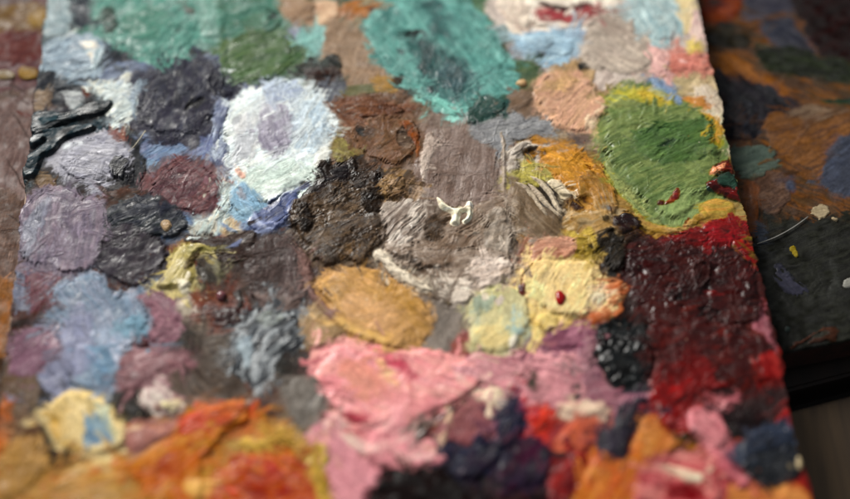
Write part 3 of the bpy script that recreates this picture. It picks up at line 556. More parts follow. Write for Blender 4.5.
D('dark blood red clot in the red brown patch', [s('216,312 226,308 238,312 240,322 228,330 218,326', ['#3c1210', '#5a1c16', '#281010'], th=.9, ed=1.0, wet=.5, lp=.5), s('236,294 242,290 246,306 240,312', ['#2a2422'], th=.6)], 'paint_clot', 'paint clot')
D('slate grey feathered daub with curved white streaks', [
 s('234,350 240,328 256,314 280,310 298,318 306,338 296,352 280,354 276,376 258,386 240,374', ['#4a5058', '#59626a', '#34393f', '#a8b0b4'], a=50, th=1.5, rd=.5, lp=.4, cur=2.4, W=1.3, wet=.6, ed=.8, jit=.3), s('254,320 276,314 290,320 268,326', ['#8a9490', '#a0a498', '#5c5c50'], a=15, th=.3, rd=.3), s('236,346 244,334 252,352 246,372 240,366', ['#8fa0a8', '#6a7c8a'], a=-70, th=.3)])
D('dry sandy tan patch left of the golden daub', [s('296,326 306,308 322,300 336,320 342,336 322,346 304,346', ['#98805e', '#a68c68', '#876e54'], a=-60, th=.9, rd=.15, gr=.12)])
D('large golden ochre oval daub in the lower centre', [
 s('316,288 330,274 356,268 388,276 416,296 432,318 430,336 412,350 386,348 352,336 328,316', ['#ae8650', '#ba9460', '#a27a44', '#b88e62'], a=-35, th=1.9, rd=.16, lp=.45, gr=.06, rim=.35, ed=.8, wet=.4),
 s('344,300 376,296 400,316 384,332 352,322', ['#ba9064', '#b48a5c', '#c29a70'], a=-25, th=.2, lp=.3), s('378,284 404,292 422,314 404,312', ['#aa8040', '#a27a38'], a=-40, th=.2), s('334,316 356,330 388,342 380,347 350,337', ['#c4a064'], th=.4, a=-20)])
D('lilac pink ridge running along the upper left of the golden daub', [s('300,250 308,262 314,290 326,306 340,322 332,324 316,306 306,288 300,268', ['#7d6664', '#8c706c', '#6c5656'], a=-60, th=.9, ed=.5)], 'paint_ridge', 'paint ridge')
D('cream white scraped streaks above the golden daub', [s('372,252 384,250 400,268 420,280 434,290 418,290 396,280 380,270', ['#c4bbad', '#d4ccc0', '#6a5f54', '#a89e92'], a=-45, th=1.1, rd=.5, dry=.38, W=1.1, L=16, fe=.4)], 'paint_streaks', 'paint streaks')
# ------- centre
D('dark umber clotted crust beside the white and blue daub', [
 s('296,206 306,180 328,166 352,160 372,168 384,186 392,200 372,206 346,202 326,212 308,234 294,226', ['#352a24', '#44372f', '#241c18', '#54453b'], a=30, th=2.4, gr=.4, lp=1.3, ed=1.7, wet=.7, rd=.2), s('306,184 320,170 326,184 316,204 306,210', ['#181210', '#2e2622'], a=60, th=.8, lp=.8, wet=.7), s((340, 178, 8, 9), ['#2a2328', '#3f3a44'], th=.5)], 'paint_crust', 'paint crust')
D('grainy grey brown mound under the dark umber crust', [s('292,212 306,196 340,186 376,192 386,214 382,240 364,262 340,258 318,266 298,248', ['#54473d', '#625348', '#42372f', '#726355'], a=30, th=1.9, gr=.38, lp=.75, rd=.14, ed=1.5, wet=.5), s('296,212 306,204 314,222 304,236', ['#241c18'], th=.5, lp=.7), s('360,196 380,196 384,214 370,216', ['#2c231d', '#3a2e26'], th=.5, lp=.7, gr=.3)])
D('chestnut brown ring shaped daub with a pale pit above the umber crust', [
 s('354,130 376,118 404,118 420,134 416,154 396,166 370,158 356,146', ['#745a4c', '#82644f', '#64503f'], a=50, th=1.2, gr=.2, lp=.5, rim=.5), s((408, 140, 9, 13, 15), ['#5a4c44', '#8c7c70', '#3f322a'], th=-.6, gr=.3), s('404,124 416,126 420,146 416,158 414,140', ['#8a4c28', '#9a5c34'], th=.5, a=-70), s((364, 134, 7, 4, -20), ['#3a3838', '#5c5c5c'], th=-.4)])
D('rust brown crumbly patch above the ring shaped daub', [s('338,106 360,100 392,102 404,112 380,118 352,120', ['#75503f', '#845f4c', '#634438'], a=5, th=1, gr=.35, lp=.4)], 'paint_crust', 'paint crust')
D('ochre flecked crumbs right of the umber crust', [s('376,184 392,174 404,182 408,196 388,200 378,194', ['#8a7050', '#5f4a3c', '#a8907c', '#3f342c'], a=30, th=.9, gr=.5, lp=.5)], 'paint_crumbs', 'paint crumbs')
D('smooth grey taupe patch above the white squiggle', [
 s('422,142 440,126 472,130 492,148 498,176 486,200 452,208 428,196 416,166', ['#776a66', '#857772', '#695b56', '#8f8280'], a=75, th=.5, rd=.12, gr=.1, lp=.25, ed=1.5, sf=1), s('420,160 424,140 436,132 434,150 428,180 424,186', ['#a89a94', '#8c7e78', '#b8aca4'], th=.6, a=80)])
D('pale scratched patch fanning out left of the white squiggle', [s('380,206 404,200 422,206 424,226 410,244 388,248 382,228', ['#958a84', '#b4aaa4', '#6a5e58', '#c8c0ba'], a=45, th=.9, rd=.45, dry=.3, L=18, W=.8)], 'paint_streaks', 'paint streaks')
D('dark brown rough dent under the white squiggle', [s('422,220 438,212 452,220 450,234 436,244 424,236', ['#54473d', '#605247', '#463a32'], a=30, th=.5, gr=.35, lp=.4)], 'paint_dent', 'paint dent')
D('raised cream white squiggle of squeezed paint in the centre of the palette', [s('437,199 441,200 446,205 453,209 461,209 465,207 467,203 471,203 473,207 473,216 470,223 464,226 462,223 466,220 467,215 463,215 460,220 459,227 453,228 450,225 452,219 451,215 446,212 440,208', ['#dcd5c4', '#e6e0d2', '#c4baa6'], a=-10, th=2.0, ed=.12, fe=0, rd=.25, lp=.4, wet=.55)], 'paint_squiggle', 'paint squiggle')
D('brushed taupe patch with fanned bristle lines around the white squiggle', [s('448,222 472,206 498,196 504,222 486,248 452,256 428,250 440,238', ['#77695f', '#867970', '#65574e', '#958880'], a=35, th=.9, rd=.32, L=18, W=.8, cur=.8, gr=.08)])
D('light grey sheer stroke below the bottle green daub', [s('466,132 486,122 520,118 552,124 548,136 514,142 500,152 480,146', ['#85868a', '#93928f', '#77777a'], a=10, th=.6, rd=.14, op=.85)], 'paint_stroke', 'paint stroke')
D('thin raised vertical seam in the taupe paint right of the white squiggle', [s('501,140 505,140 507,190 508,240 510,262 505,262 503,200', ['#958a80', '#7a6c62', '#a89c92'], a=88, th=.9, ed=.5)], 'paint_ridge', 'paint ridge')
D('lavender white crumpled patch beside the vertical seam', [s('486,214 500,208 512,222 512,244 498,258 484,250 480,232', ['#8e847c', '#aaa098', '#6c6259', '#786c62'], a=60, th=1.2, gr=.25, lp=.7, rd=.25)])
D('pinkish white crust below the taupe patches in the centre', [
 s('384,246 430,244 470,246 504,252 514,274 506,290 486,292 462,290 438,276 408,266', ['#978980', '#ada097', '#7c6e64', '#695c53'], a=10, th=1.6, gr=.3, lp=.9, rd=.2, ed=1.7, wet=.5), s('446,286 470,288 468,302 450,304 454,294', ['#b8aea6', '#c6bcb4'], a=-20, th=1, gr=.2), s('470,262 506,264 506,284 480,290', ['#beb0aa', '#cdc2bc', '#a0928a'], a=30, th=.5, lp=.6, gr=.3), s('420,258 450,256 452,266 426,270', ['#6d5e54', '#8a7a70'], th=-.1), s('430,270 470,284 460,290 436,282', ['#c2b8b0'], th=.4, dry=.35)], 'paint_crust', 'paint crust')
D('dark hollow rimmed with cream lines left of the orange daub', [
 s('522,182 530,176 546,182 558,196 562,212 552,214 538,200 526,190', ['#3e362e', '#4a4238', '#2f2822'], a=-50, th=.4, rd=.2, wet=.6)], 'paint_hollow', 'paint hollow')
D('sweeping cream lined brown patch below the dark hollow', [s('508,182 522,184 540,206 560,218 556,240 530,240 512,216', ['#6e6052', '#7d6f60', '#5d5044', '#85786a'], a=-50, th=.8, rd=.4, L=18, gr=.15, cur=-.8)])
D('grey white crumpled swirl left of the orange daub', [
 s('508,158 518,146 536,144 548,150 540,160 524,160 518,176 508,172', ['#8e8680', '#a8a09a', '#665c54', '#b8b0a8'], a=30, th=1.5, lp=1.0, rd=.3, ed=.8, wet=.7), s('524,150 540,148 536,158 524,158', ['#40342c'], th=-.7)], 'paint_curl', 'paint curl')
D('yellow olive smear under the grey white swirl', [s('512,176 530,164 552,170 556,180 536,182 524,186', ['#9a9248', '#a8a05c', '#8a8450'], a=5, th=.8, rd=.15)], 'paint_smear', 'paint smear')
D('bright orange ochre daub in the centre right', [
 s('534,150 548,146 568,148 586,158 592,174 584,192 564,186 546,172', ['#ae7c2c', '#ba8a38', '#a06e2a', '#b27a34'], a=-40, th=1.5, rd=.16, gr=.12, lp=.35, wet=.45), s((546, 152, 1.6, 1.6), ['#3c2414'], th=.2)])
D('thin cream line bordering the right of the dark hollow', [s('530,178 543,183 553,195 560,208 564,214 561,215 555,209 548,197 539,186', ['#b8ad9c', '#a2968a'], th=.9, ed=.3, fe=0)], 'paint_line', 'paint line')
D('thin cream line sweeping under the dark hollow', [s('514,184 526,188 538,200 546,215 543,215 534,203 524,192', ['#a89c8c', '#94887c'], th=.8, ed=.3, fe=0)], 'paint_line', 'paint line')
D('middle one of the thin cream lines crossing the dark hollow', [s('527,185 539,192 549,204 561,216 557,216 545,206 536,196', ['#b0a494', '#9c9084'], th=.7, ed=.3, fe=0)], 'paint_line', 'paint line')
D('cream highlight sliver between the dark hollow and orange daub', [s('546,184 554,180 570,192 574,198 560,196', ['#b5aa94', '#c8beac'], a=-35, th=1, ed=.4)], 'paint_ridge', 'paint ridge')  # cream is this ridge's own paint colour
D('lumpy caramel ochre daub right of the orange one', [
 s('578,178 598,166 614,180 620,206 614,224 596,228 586,214 590,200 574,198', ['#966c34', '#a87c40', '#80592c', '#8c7448'], a=-50, th=1.5, lp=.9, gr=.2, rd=.25, wet=.6, rim=.3), s('566,200 584,196 592,204 582,212 568,208', ['#4a3020', '#5f402a'], th=-.3), s((605, 211, 5, 4), ['#6f7a80', '#55606a'], th=.3)])
D('striped ochre and cream fold below the caramel daub', [s('568,220 592,212 616,216 622,226 604,236 584,232', ['#a08050', '#bca888', '#7a5c34', '#94866c'], a=12, th=1.3, rd=.45, lp=.4)], 'paint_fold', 'paint fold')
D('yellow olive lumps above the lemon daub', [s('572,236 590,230 602,240 598,254 580,258 570,250', ['#9c8438', '#b09a48', '#7a6430'], a=20, th=1.3, lp=.7, gr=.15)])
D('dusty salmon patch above the lemon daub', [s('528,240 552,238 574,242 572,256 548,262 530,258', ['#a87a68', '#b88c78', '#946450'], a=10, th=1, lp=.35, gr=.15)])
D('grey black rough crust right of the yellow olive lumps', [s('598,238 612,230 626,246 628,266 612,276 604,262', ['#35302c', '#4a443c', '#22201e'], a=50, th=1.2, gr=.5, lp=.8)], 'paint_crust', 'paint crust')
D('dark maroon ridged clot between the caramel daub and the red field', [s('612,222 624,214 640,220 642,232 624,238 614,232', ['#2a100e', '#3e1814', '#1c0c0b'], a=10, th=1.6, lp=.9, wet=.85)], 'paint_clot', 'paint clot')
D('pale lemon yellow daub with fine ridges in the right centre', [
 s('520,278 528,262 546,256 572,258 592,266 604,284 604,302 588,314 568,320 548,314 526,300', ['#c6ae7c', '#d2be92', '#bca26a', '#ccb482'], a=60, th=1.9, rd=.3, lp=.35, gr=.08, W=.8, rim=.25, ed=.9), s('594,286 606,286 602,304 592,310', ['#c8b8a0', '#b89a78'], th=.3), s('526,284 540,284 546,300 532,300', ['#c9bd84', '#d4cca0'], a=50, th=.3)])
D('butter yellow tab hanging below the lemon daub', [s('534,312 550,312 560,322 556,334 540,334', ['#c0a860', '#ccb880', '#b0945c'], a=70, th=1.3, rd=.2)], 'paint_dab', 'paint dab')
D('orange salmon lump at the right side of the lemon daub', [s('604,288 620,284 622,300 610,306', ['#a65c3c', '#b06a48'], th=1.2), s('588,316 606,308 612,318 596,324', ['#a86040', '#984c30'], th=1)], 'paint_dab', 'paint dab')
D('small maroon fleck left of the lemon daub', [s('518,286 524,284 528,294 522,298', ['#5c2024', '#7c3030'], th=.4, ed=.6, fe=.2, wet=.7)], 'paint_fleck', 'paint fleck')
D('pale mint and straw striped round daub left of the lemon one', [
 s('466,322 470,302 488,290 510,288 526,302 530,326 520,346 500,358 478,352', ['#a6a67c', '#b3ab7e', '#94a286', '#b8b08c'], a=75, th=1.6, rd=.16, lp=.2, rim=.25, W=1.3, cw=1.5), s('468,312 478,298 494,296 490,310 474,320', ['#8fa088', '#9aa88c'], th=.2), s('512,316 524,312 526,336 514,344', ['#8aa89c', '#a8bcae'], a=70, th=.2), s('474,330 500,326 512,344 496,354 480,348', ['#b8a874', '#c4b484'], a=30, th=.2), s('512,340 520,338 518,350 510,352', ['#c0bcb0'], th=.3)])
D('wine and mauve smear under the butter yellow tab', [s('540,338 566,326 592,330 604,342 582,352 552,352', ['#7a5262', '#8c6474', '#694556'], a=10, th=.8)], 'paint_smear', 'paint smear')
# ------- pinks
D('large glossy rose pink daub in the lower centre', [
 s('316,380 320,354 340,340 370,342 400,350 436,354 470,360 480,384 462,400 440,408 414,424 392,436 352,428 326,408', ['#cf848a', '#d8929a', '#c0707a', '#d89c98'], a=-20, th=1.9, rd=.22, lp=.55, ed=.9, wet=.65, L=18, W=1.6),
 s('340,362 372,366 388,386 372,402 346,392', ['#cb857a', '#d09082', '#c47c74'], a=-30, th=.2, lp=.3), s('380,352 404,362 420,378 408,380 388,364', ['#b84c60', '#c45c6c'], a=-45, th=-.1, rd=.3), s('384,360 400,384 392,386 378,368', ['#cc9878'], th=.2, a=-60), s('340,412 366,416 380,428 360,430', ['#b04c5c', '#a84450'], th=.1, a=-15)])
D('light pink curl with white edges below the large pink daub', [s('334,420 344,418 356,438 374,448 392,452 384,460 362,456 342,440', ['#bfa09c', '#ccb4ac', '#b88890'], a=-40, th=1.1, rd=.3)], 'paint_curl', 'paint curl')
D('orchid pink smear at the bottom between yellow arc and pink daub', [s('308,428 326,420 344,438 366,458 384,474 372,500 340,510 326,470 312,446', ['#bc7e8a', '#c88c96', '#ac6c7c'], a=-50, th=1.0, lp=.3)], 'paint_smear', 'paint smear')
D('candy pink daub above the black brown patch at the bottom', [s('376,428 402,420 416,440 436,444 432,462 404,472 378,468 366,450', ['#c8808c', '#d2909a', '#b86c78', '#ccaaa6'], a=20, th=1.2, rd=.2, lp=.35)])
D('dark slash of grey black paint across the pink', [s('404,446 410,438 430,420 452,406 462,404 456,414 434,430 414,448', ['#2c2828', '#544c4a', '#1c1a1a', '#7c706c'], a=38, th=1.1, rd=.3, wet=.7), s('400,434 420,420 440,412 424,426 408,438', ['#8c7c78', '#a89490'], a=35, th=.3)], 'paint_stroke', 'paint stroke')
D('pink ridged patch between the mint daub and the black daub', [
 s('452,368 480,356 520,352 552,356 586,352 598,372 590,394 560,408 528,404 500,396 470,384', ['#bc808a', '#ae7a84', '#ca949c', '#966470'], a=-15, th=1.2, rd=.3, lp=.5, ed=1.1, wet=.6), s('526,376 536,372 544,384 538,394 528,390', ['#40423c', '#55504c'], th=-.2, a=-50), s('566,362 574,358 580,372 574,378', ['#4c4848', '#8c8c8c'], th=-.2, a=-60), s('570,384 582,386 580,402 572,398', ['#3c4040'], th=-.3)])
D('mauve rose patch wrapping the left side of the black daub', [s('576,350 598,338 600,370 616,390 650,392 660,374 664,392 640,410 606,410 584,392', ['#87606c', '#a08088', '#735060'], a=10, th=1.0, rd=.25, lp=.3)])
D('glossy black daub with blue glints at the lower right', [
 s('592,348 602,332 622,326 644,334 654,354 648,378 626,390 606,384 596,368', ['#090d10', '#0e1619', '#060809', '#16282c'], a=70, th=2.6, rd=.3, lp=1.2, gr=.08, wet=.75, ed=1.4)])
D('cream pink ridge below the ridged pink patch', [s('560,404 578,400 590,404 604,402 602,414 584,420 564,414', ['#b5a090', '#c4b09c', '#a08078'], a=10, th=1.1, rd=.2)], 'paint_ridge', 'paint ridge')
D('small cream dab where the pinks meet the navy paint', [s('484,392 496,390 504,400 498,408 486,402', ['#c0b09c', '#ccc0b0'], th=1.2, ed=.5)], 'paint_dab', 'paint dab')
D('rosy tan patch right of the dark slash', [s('444,424 460,408 482,402 498,416 498,434 480,444 464,448 448,440', ['#85585c', '#946668', '#744a50'], a=60, th=1.1, lp=.3)])
D('cream pink sliver on the left of the rosy tan patch', [s('448,416 454,414 450,432 444,442 441,438', ['#b89c88', '#a88478'], a=75, th=.9, ed=.3)], 'paint_ridge', 'paint ridge')
D('midnight blue daub below the rosy tan patch', [s('436,446 452,440 466,448 478,436 494,430 496,404 516,404 526,420 520,446 500,460 480,478 456,480 440,464', ['#262c5a', '#323868', '#1a1c38', '#4a2646'], a=50, th=1.5, rd=.3, lp=.6, wet=.25)])
D('purple black crumpled daub right of the midnight blue one', [s('510,446 530,434 548,448 552,466 540,486 520,496 500,488 498,466', ['#3a2448', '#4c3056', '#281a30', '#5c2838'], a=60, th=1.3, lp=.7, gr=.1, wet=.25)])
D('black brown patch at the bottom edge', [s('378,476 400,470 440,470 462,484 470,520 372,520', ['#200d06', '#2e150b', '#150905'], a=15, th=1.1, rd=.2, lp=.4, wet=.1)])
D('scarlet dab between the midnight blue and the orange', [s('528,420 540,410 550,414 548,430 534,434', ['#b0302a', '#c04434', '#8c2424'], a=40, th=1.3, wet=.8, lp=.4)], 'paint_dab', 'paint dab')
D('crimson streak above the scarlet dab', [s('522,396 532,404 538,414 530,420 522,412', ['#a43840', '#b84c50'], a=-60, th=1.1, wet=.7)], 'paint_dab', 'paint dab')
D('coral orange daub right of the scarlet dab', [s('558,440 568,424 586,418 596,432 592,448 572,452', ['#a85848', '#b8644c', '#98483c'], a=60, th=1.2)])
D('deep red daub at the bottom right of centre', [s('552,462 580,450 588,470 576,496 552,510 546,484', ['#7c2426', '#922c28', '#611c20'], a=50, th=1.1, lp=.4, wet=.6), s('548,454 574,452 570,460 552,460', ['#3a2c30'], th=.2)])
D('burnt orange field at the bottom edge right of centre', [s('582,466 600,450 628,452 640,440 660,444 664,470 644,500 640,520 580,520', ['#aa6830', '#b47438', '#9c5030', '#a84830'], a=60, th=1.2, rd=.15, lp=.3)])
D('dark aubergine daub in front of the black daub', [s('594,430 606,420 622,400 644,398 640,424 630,440 626,462 608,466 596,452', ['#2c2038', '#3a2c48', '#1c1624', '#48404e'], a=65, th=1.5, rd=.3, lp=.4, wet=.5)])
D('bright orange daub below the aubergine daub', [s('634,436 642,420 658,418 672,430 684,444 672,456 650,462 634,452', ['#ac7038', '#b67c44', '#a05c38'], a=50, th=1.2, lp=.3)])
D('vivid red glossy daub on the maroon field', [s('650,386 662,368 700,366 740,364 752,384 716,390 690,408 692,434 678,442 662,424', ['#74140e', '#921c14', '#4c0e0a', '#a0281c'], a=40, th=1.4, rd=.25, lp=.5, wet=.85, ed=1.5)])
D('dusty pink thick stroke over the red daub', [s('684,418 692,410 712,414 726,402 732,404 722,418 726,434 730,448 716,450 700,438 688,432', ['#b07078', '#be828a', '#9c5c66'], a=-40, th=1.5, rd=.25, wet=.6)], 'paint_stroke', 'paint stroke')
D('pink tail stroke at the bottom below the dusty pink one', [s('710,452 722,454 736,472 752,484 744,490 726,480 712,468', ['#a8606a', '#b87880', '#984c58'], a=-35, th=1.2)], 'paint_stroke', 'paint stroke')
D('oxblood clot right of the dusty pink stroke', [s('720,418 732,406 752,408 764,420 752,432 728,430', ['#220e0f', '#34161a', '#160a0b'], a=20, th=1.5, lp=.5, wet=.7)], 'paint_clot', 'paint clot')
D('olive black sliver between the orange daub and pink stroke', [s('668,434 684,434 696,444 684,448 670,444', ['#2c2418', '#4a4028'], th=.8), s('676,444 700,446 706,452 684,452', ['#8c5c2c', '#785030'], th=.5)], 'paint_dab', 'paint dab')
D('navy slate daub at the lower right corner of the palette', [
 s('736,446 752,434 776,426 794,434 792,452 764,456 744,466 736,460', ['#2c3a54', '#38486280'[:7], '#232c40'], a=30, th=1.5, rd=.35, lp=.3, wet=.6), s('744,462 770,452 798,448 804,464 796,482 770,488 748,480', ['#20242c', '#2c323c', '#16181e'], a=15, th=.9, rd=.3, wet=.6)])
D('rosy red daub with a white streak at the bottom edge', [
 s('636,470 660,454 696,458 716,474 724,496 700,520 640,520 628,494', ['#a04c50', '#b06466', '#883840', '#b87c78'], a=-15, th=1.4, rd=.3, lp=.4, wet=.6), s('664,470 690,470 708,478 700,484 676,480', ['#bca290', '#ccb8a4'], a=-10, th=.5), s('668,486 700,486 704,500 672,500', ['#7c2024'], th=-.1)])
D('tiny cream spot on the right board edge at the lower corner', [s((798, 464, 3, 7, 0), ['#b0a080'], th=1.0, ed=.3)], 'paint_spot', 'paint spot')
D('dusty pink smear on the right edge of the maroon field', [s('752,318 760,306 770,322 776,350 768,360 758,344', ['#855660', '#9a6c76', '#70424a'], a=-75, th=.9, rd=.2)], 'paint_smear', 'paint smear')
D('dark maroon craggy field along the right side of the palette', [
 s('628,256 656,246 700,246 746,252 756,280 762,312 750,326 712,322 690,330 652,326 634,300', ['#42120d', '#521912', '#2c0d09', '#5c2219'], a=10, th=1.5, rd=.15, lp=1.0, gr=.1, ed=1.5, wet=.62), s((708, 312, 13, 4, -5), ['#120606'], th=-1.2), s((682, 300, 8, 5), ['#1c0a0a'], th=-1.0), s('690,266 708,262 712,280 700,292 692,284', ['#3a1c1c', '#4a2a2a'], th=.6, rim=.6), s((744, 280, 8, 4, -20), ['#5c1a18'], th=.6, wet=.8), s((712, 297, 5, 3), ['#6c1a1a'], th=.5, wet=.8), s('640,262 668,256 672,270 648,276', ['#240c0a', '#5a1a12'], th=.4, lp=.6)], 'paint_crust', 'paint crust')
D('brick maroon smooth patch below the craggy field', [s('644,334 690,320 744,322 768,344 776,376 740,386 690,380 656,372', ['#4a150f', '#5c1b13', '#3a100b', '#6a2218'], a=15, th=.9, rd=.12, lp=.5, wet=.6, ed=1.6, sf=1.2), s('660,362 700,358 720,372 700,384 664,382', ['#701810', '#5a140e'], a=10, th=.1, sf=1.8, ed=1.4)])
D('scarlet and white smear at the right edge below the pink one', [s('752,362 770,352 780,362 782,382 766,378', ['#7a1c1c', '#9c3c3a', '#64140f'], a=-70, th=1, wet=.7)], 'paint_smear', 'paint smear')
D('red and olive sliver at the right edge above the craggy field', [s('732,244 744,240 754,254 756,262 742,258', ['#84201e', '#a03028', '#5c6030'], a=-40, th=1.1, wet=.8)], 'paint_stroke', 'paint stroke')
# ------- lower left
D('cream and ochre oval daub with a blue streak at the lower left', [
 s('50,412 60,398 82,394 104,402 120,420 126,440 116,456 96,462 72,454 54,438', ['#c2ae7c', '#cdbd92', '#b59c64', '#c8b488'], a=-50, th=1.9, rd=.22, lp=.35, rim=.3, ed=.7), s('52,420 60,416 66,440 84,456 72,454 56,440', ['#b8903c', '#c09c50'], a=-50, th=.2), s('86,420 98,414 112,432 114,446 98,448 86,446', ['#567f9e', '#6890a8', '#87a4ac'], a=-60, th=-.2, rd=.3, fe=.1, ed=.6), s('94,402 102,408 116,434 108,434 96,416', ['#9aa890', '#a8b4a0'], a=-60, th=.3)])
D('white and rose striped shard in the lower left', [s('138,398 148,386 158,380 170,394 180,404 172,412 156,416 144,410', ['#b4a8a4', '#8c4c58', '#c4bcb8', '#a08088'], a=-55, th=1.4, rd=.4, W=1.2), s('164,402 180,402 178,410 166,408', ['#c4bc90'], th=.4)])
D('soft pink brown blob tucked above the orange field', [s('123,436 134,428 156,426 184,424 178,434 156,444 138,452 126,450', ['#9a6c68', '#a87870', '#8a6460'], a=10, th=1.2)])
D('ochre yellow daub in the bottom left corner', [s('6,446 24,438 42,446 46,464 38,484 16,500 -4,500', ['#a07a44', '#ac8850', '#8e6a3a'], a=60, th=1.2, lp=.3)])
D('burnt orange sliver at the far left edge', [s('0,406 8,412 14,440 4,452 -4,440', ['#a85c2c', '#b46c34'], a=-75, th=1, ed=.5)], 'paint_smear', 'paint smear')
D('ashy grey scraped daub above the yellow arc', [s('284,392 296,378 314,376 326,390 328,408 316,428 302,432 288,416', ['#716c69', '#7c7774', '#64605d'], a=70, th=1.1, gr=.12, rd=.12)])
D('yellow ochre smear along the bottom left edge', [s('50,484 90,476 130,470 160,476 150,520 50,530', ['#a47c40', '#b08848', '#94703c', '#ac6434'], a=8, th=1, rd=.2, lp=.3)], 'paint_smear', 'paint smear')
D('fiery orange field at the bottom left', [
 s('110,470 150,452 178,430 196,412 226,410 248,404 250,424 222,440 204,468 196,510 150,520 140,486', ['#b45e22', '#c07028', '#a04c20', '#b88430'], a=30, th=1.4, rd=.2, lp=.5), s('180,424 206,410 224,412 206,424 188,436', ['#b84434', '#c05440'], a=25, th=.3), s((174, 468, 12, 10), ['#a04420', '#ac5026'], th=.1), s('186,480 212,480 214,498 190,500', ['#c89c54', '#bc8840'], th=.3)])
D('coral red lobe at the top of the orange field', [s('206,412 224,406 248,404 246,416 232,428 212,424', ['#b85038', '#b87038', '#c06c3c'], a=20, th=1.0)], 'paint_dab', 'paint dab')
D('curved golden yellow arc at the bottom', [
 s('232,448 250,434 278,428 302,436 318,450 328,470 334,500 322,520 314,480 296,456 270,448 244,456', ['#ac8c38', '#b89844', '#98783a', '#b08038'], a=-40, th=1.0, rd=.3, cur=-.8, lp=.3, ed=1.6, sf=.9)], 'paint_arc', 'paint arc')
D('brick red and orange hollow inside the yellow arc', [
 s('222,470 244,456 272,452 298,460 314,482 318,520 214,520 214,490', ['#a84018', '#b8541e', '#943416', '#b86c24'], a=-15, th=.8, rd=.3, lp=.6, wet=.6, ed=1.8, sf=1.4), s('262,466 276,462 280,472 268,480', ['#b8443c'], th=.4), s('232,476 262,480 296,492 286,500 236,490', ['#98301c', '#b05c28'], th=-.1)])
D('lime yellow dab at the right end of the yellow arc', [s('320,444 328,446 330,464 322,466', ['#ac9838', '#b8a440'], th=1.2, ed=.4)], 'paint_dab', 'paint dab')
# ------- glossy dark strands of fresh paint, left edge
D('broad glossy teal black strand crossing the left board edge', [
 s('28,130 32,117 50,112 66,114 86,106 108,100 113,106 104,116 80,122 60,129 46,137 32,138', ['#172c38', '#214252', '#101e26', '#305a6a'], a=14, th=2.0, rd=.35, L=25, W=1, wet=.55, ed=.4), s('40,121 58,118 56,123 44,126', ['#2f5a68', '#4a7c88'], th=.2, a=10, ed=.3)], 'paint_strand', 'fresh paint strand')
D('lower glossy teal black strand folding towards the board edge', [
 s('28,146 38,134 64,129 92,125 95,132 76,139 62,147 52,156 44,160 40,172 34,180 23,181 19,168 26,157 38,150 46,143 34,150', ['#172c38', '#214252', '#101e26', '#305a6a'], a=25, th=2.0, rd=.35, L=25, W=1, wet=.55, ed=.4), s('26,164 40,154 52,147 42,161 32,173', ['#2c5666', '#16303a'], a=35, th=.2, ed=.3)], 'paint_strand', 'fresh paint strand')
# ------------------------------------------------------------------ first the thin colour each daub has left around itself, then film, then daubs
order = list(QUEUE); np.random.RandomState(4).shuffle(order)
for label, st, name, cat in order:
    for q in st[:1]:
        P = q[0]; P = np.array([[float(v) for v in w_.split(',')] for w_ in P.split()]) if isinstance(P, str) else ell(*P)
        c0 = P.mean(0); size = (np.ptp(P[:, 0])+np.ptp(P[:, 1]))/4
        if size < 6: continue
        k = 1+np.random.RandomState(len(label)).uniform(3, 10)/size
        Q = (P-c0)*k+c0
        cv.stroke(' '.join('%.1f,%.1f' % tuple(v) for v in Q), q[1]['c'], a=q[1].get('a', 0)+25, th=.2, rd=.1, lp=.12, ed=1.9, sf=1.5, dry=.30, wet=.35, st=.8, fe=.8)
cv.busy(700, (0, cv.nx, 0, cv.ny), None, reach=14, foreign=.5, amp=1.1)
# extra speckle: crumbs, pits and fine scratches in the film
rs = np.random.RandomState(3)
N = 2600
px_ = rs.uniform(cv.x0, cv.x0+cv.nx*STEP, N); py_ = rs.uniform(cv.y0, cv.y0+cv.ny*STEP, N)
for i in range(N):
    r = rs.uniform(.18, .5); h = rs.uniform(-.3, .42)*r*1.6; q = int(3*r/STEP)+1
    a_, b_ = int((px_[i]-cv.x0)/STEP), int((py_[i]-cv.y0)/STEP)
    if a_ < q or b_ < q or a_ >= cv.nx-q or b_ >= cv.ny-q: continue
    sl = (slice(b_-q, b_+q), slice(a_-q, a_+q))
    g = np.exp(-(((cv.X[sl]-px_[i])**2+(cv.Y[sl]-py_[i])**2)/(r*r))**1.5)
    cv.H[sl] += g*h
    if rs.rand() < .5:
        cc = np.array(lin(rs.choice(['#c9bfae', '#2c2522', '#8a5a48', '#a49a94', '#4a4440'])), np.float32)
        cv.Cc[sl] += (cc-cv.Cc[sl])*(g*.55)[..., None]
palette = bpy.data.objects.new('palette', None); C.objects.link(palette)
tag(palette, 'rectangular wooden painter palette crusted all over with mixed oil paints', 'palette')
cv.H = np.maximum(cv.H, .05)
FILMH = cv.H.copy()
def crumbs(N, seed):
    rs = np.random.RandomState(seed)
    for _ in range(N):
        r = rs.uniform(.15, .42); h = rs.uniform(-.3, .45)*r*1.5; q = int(3*r/STEP)+1; a_ = rs.randint(q, cv.nx-q); b_ = rs.randint(q, cv.ny-q)
        sl = (slice(b_-q, b_+q), slice(a_-q, a_+q)); g = np.exp(-(((cv.X[sl]-cv.X[b_, a_])**2+(cv.Y[sl]-cv.Y[b_, a_])**2)/(r*r))**1.5)
        cv.H[sl] += g*h
        if rs.rand() < .4: cv.Cc[sl] += (lin(rs.choice(['#cfc8ba', '#241e1c', '#8a5a48', '#b0a69c'])).astype(np.float32)-cv.Cc[sl])*(g*.6)[..., None]
LATE = ('strand', 'squiggle')
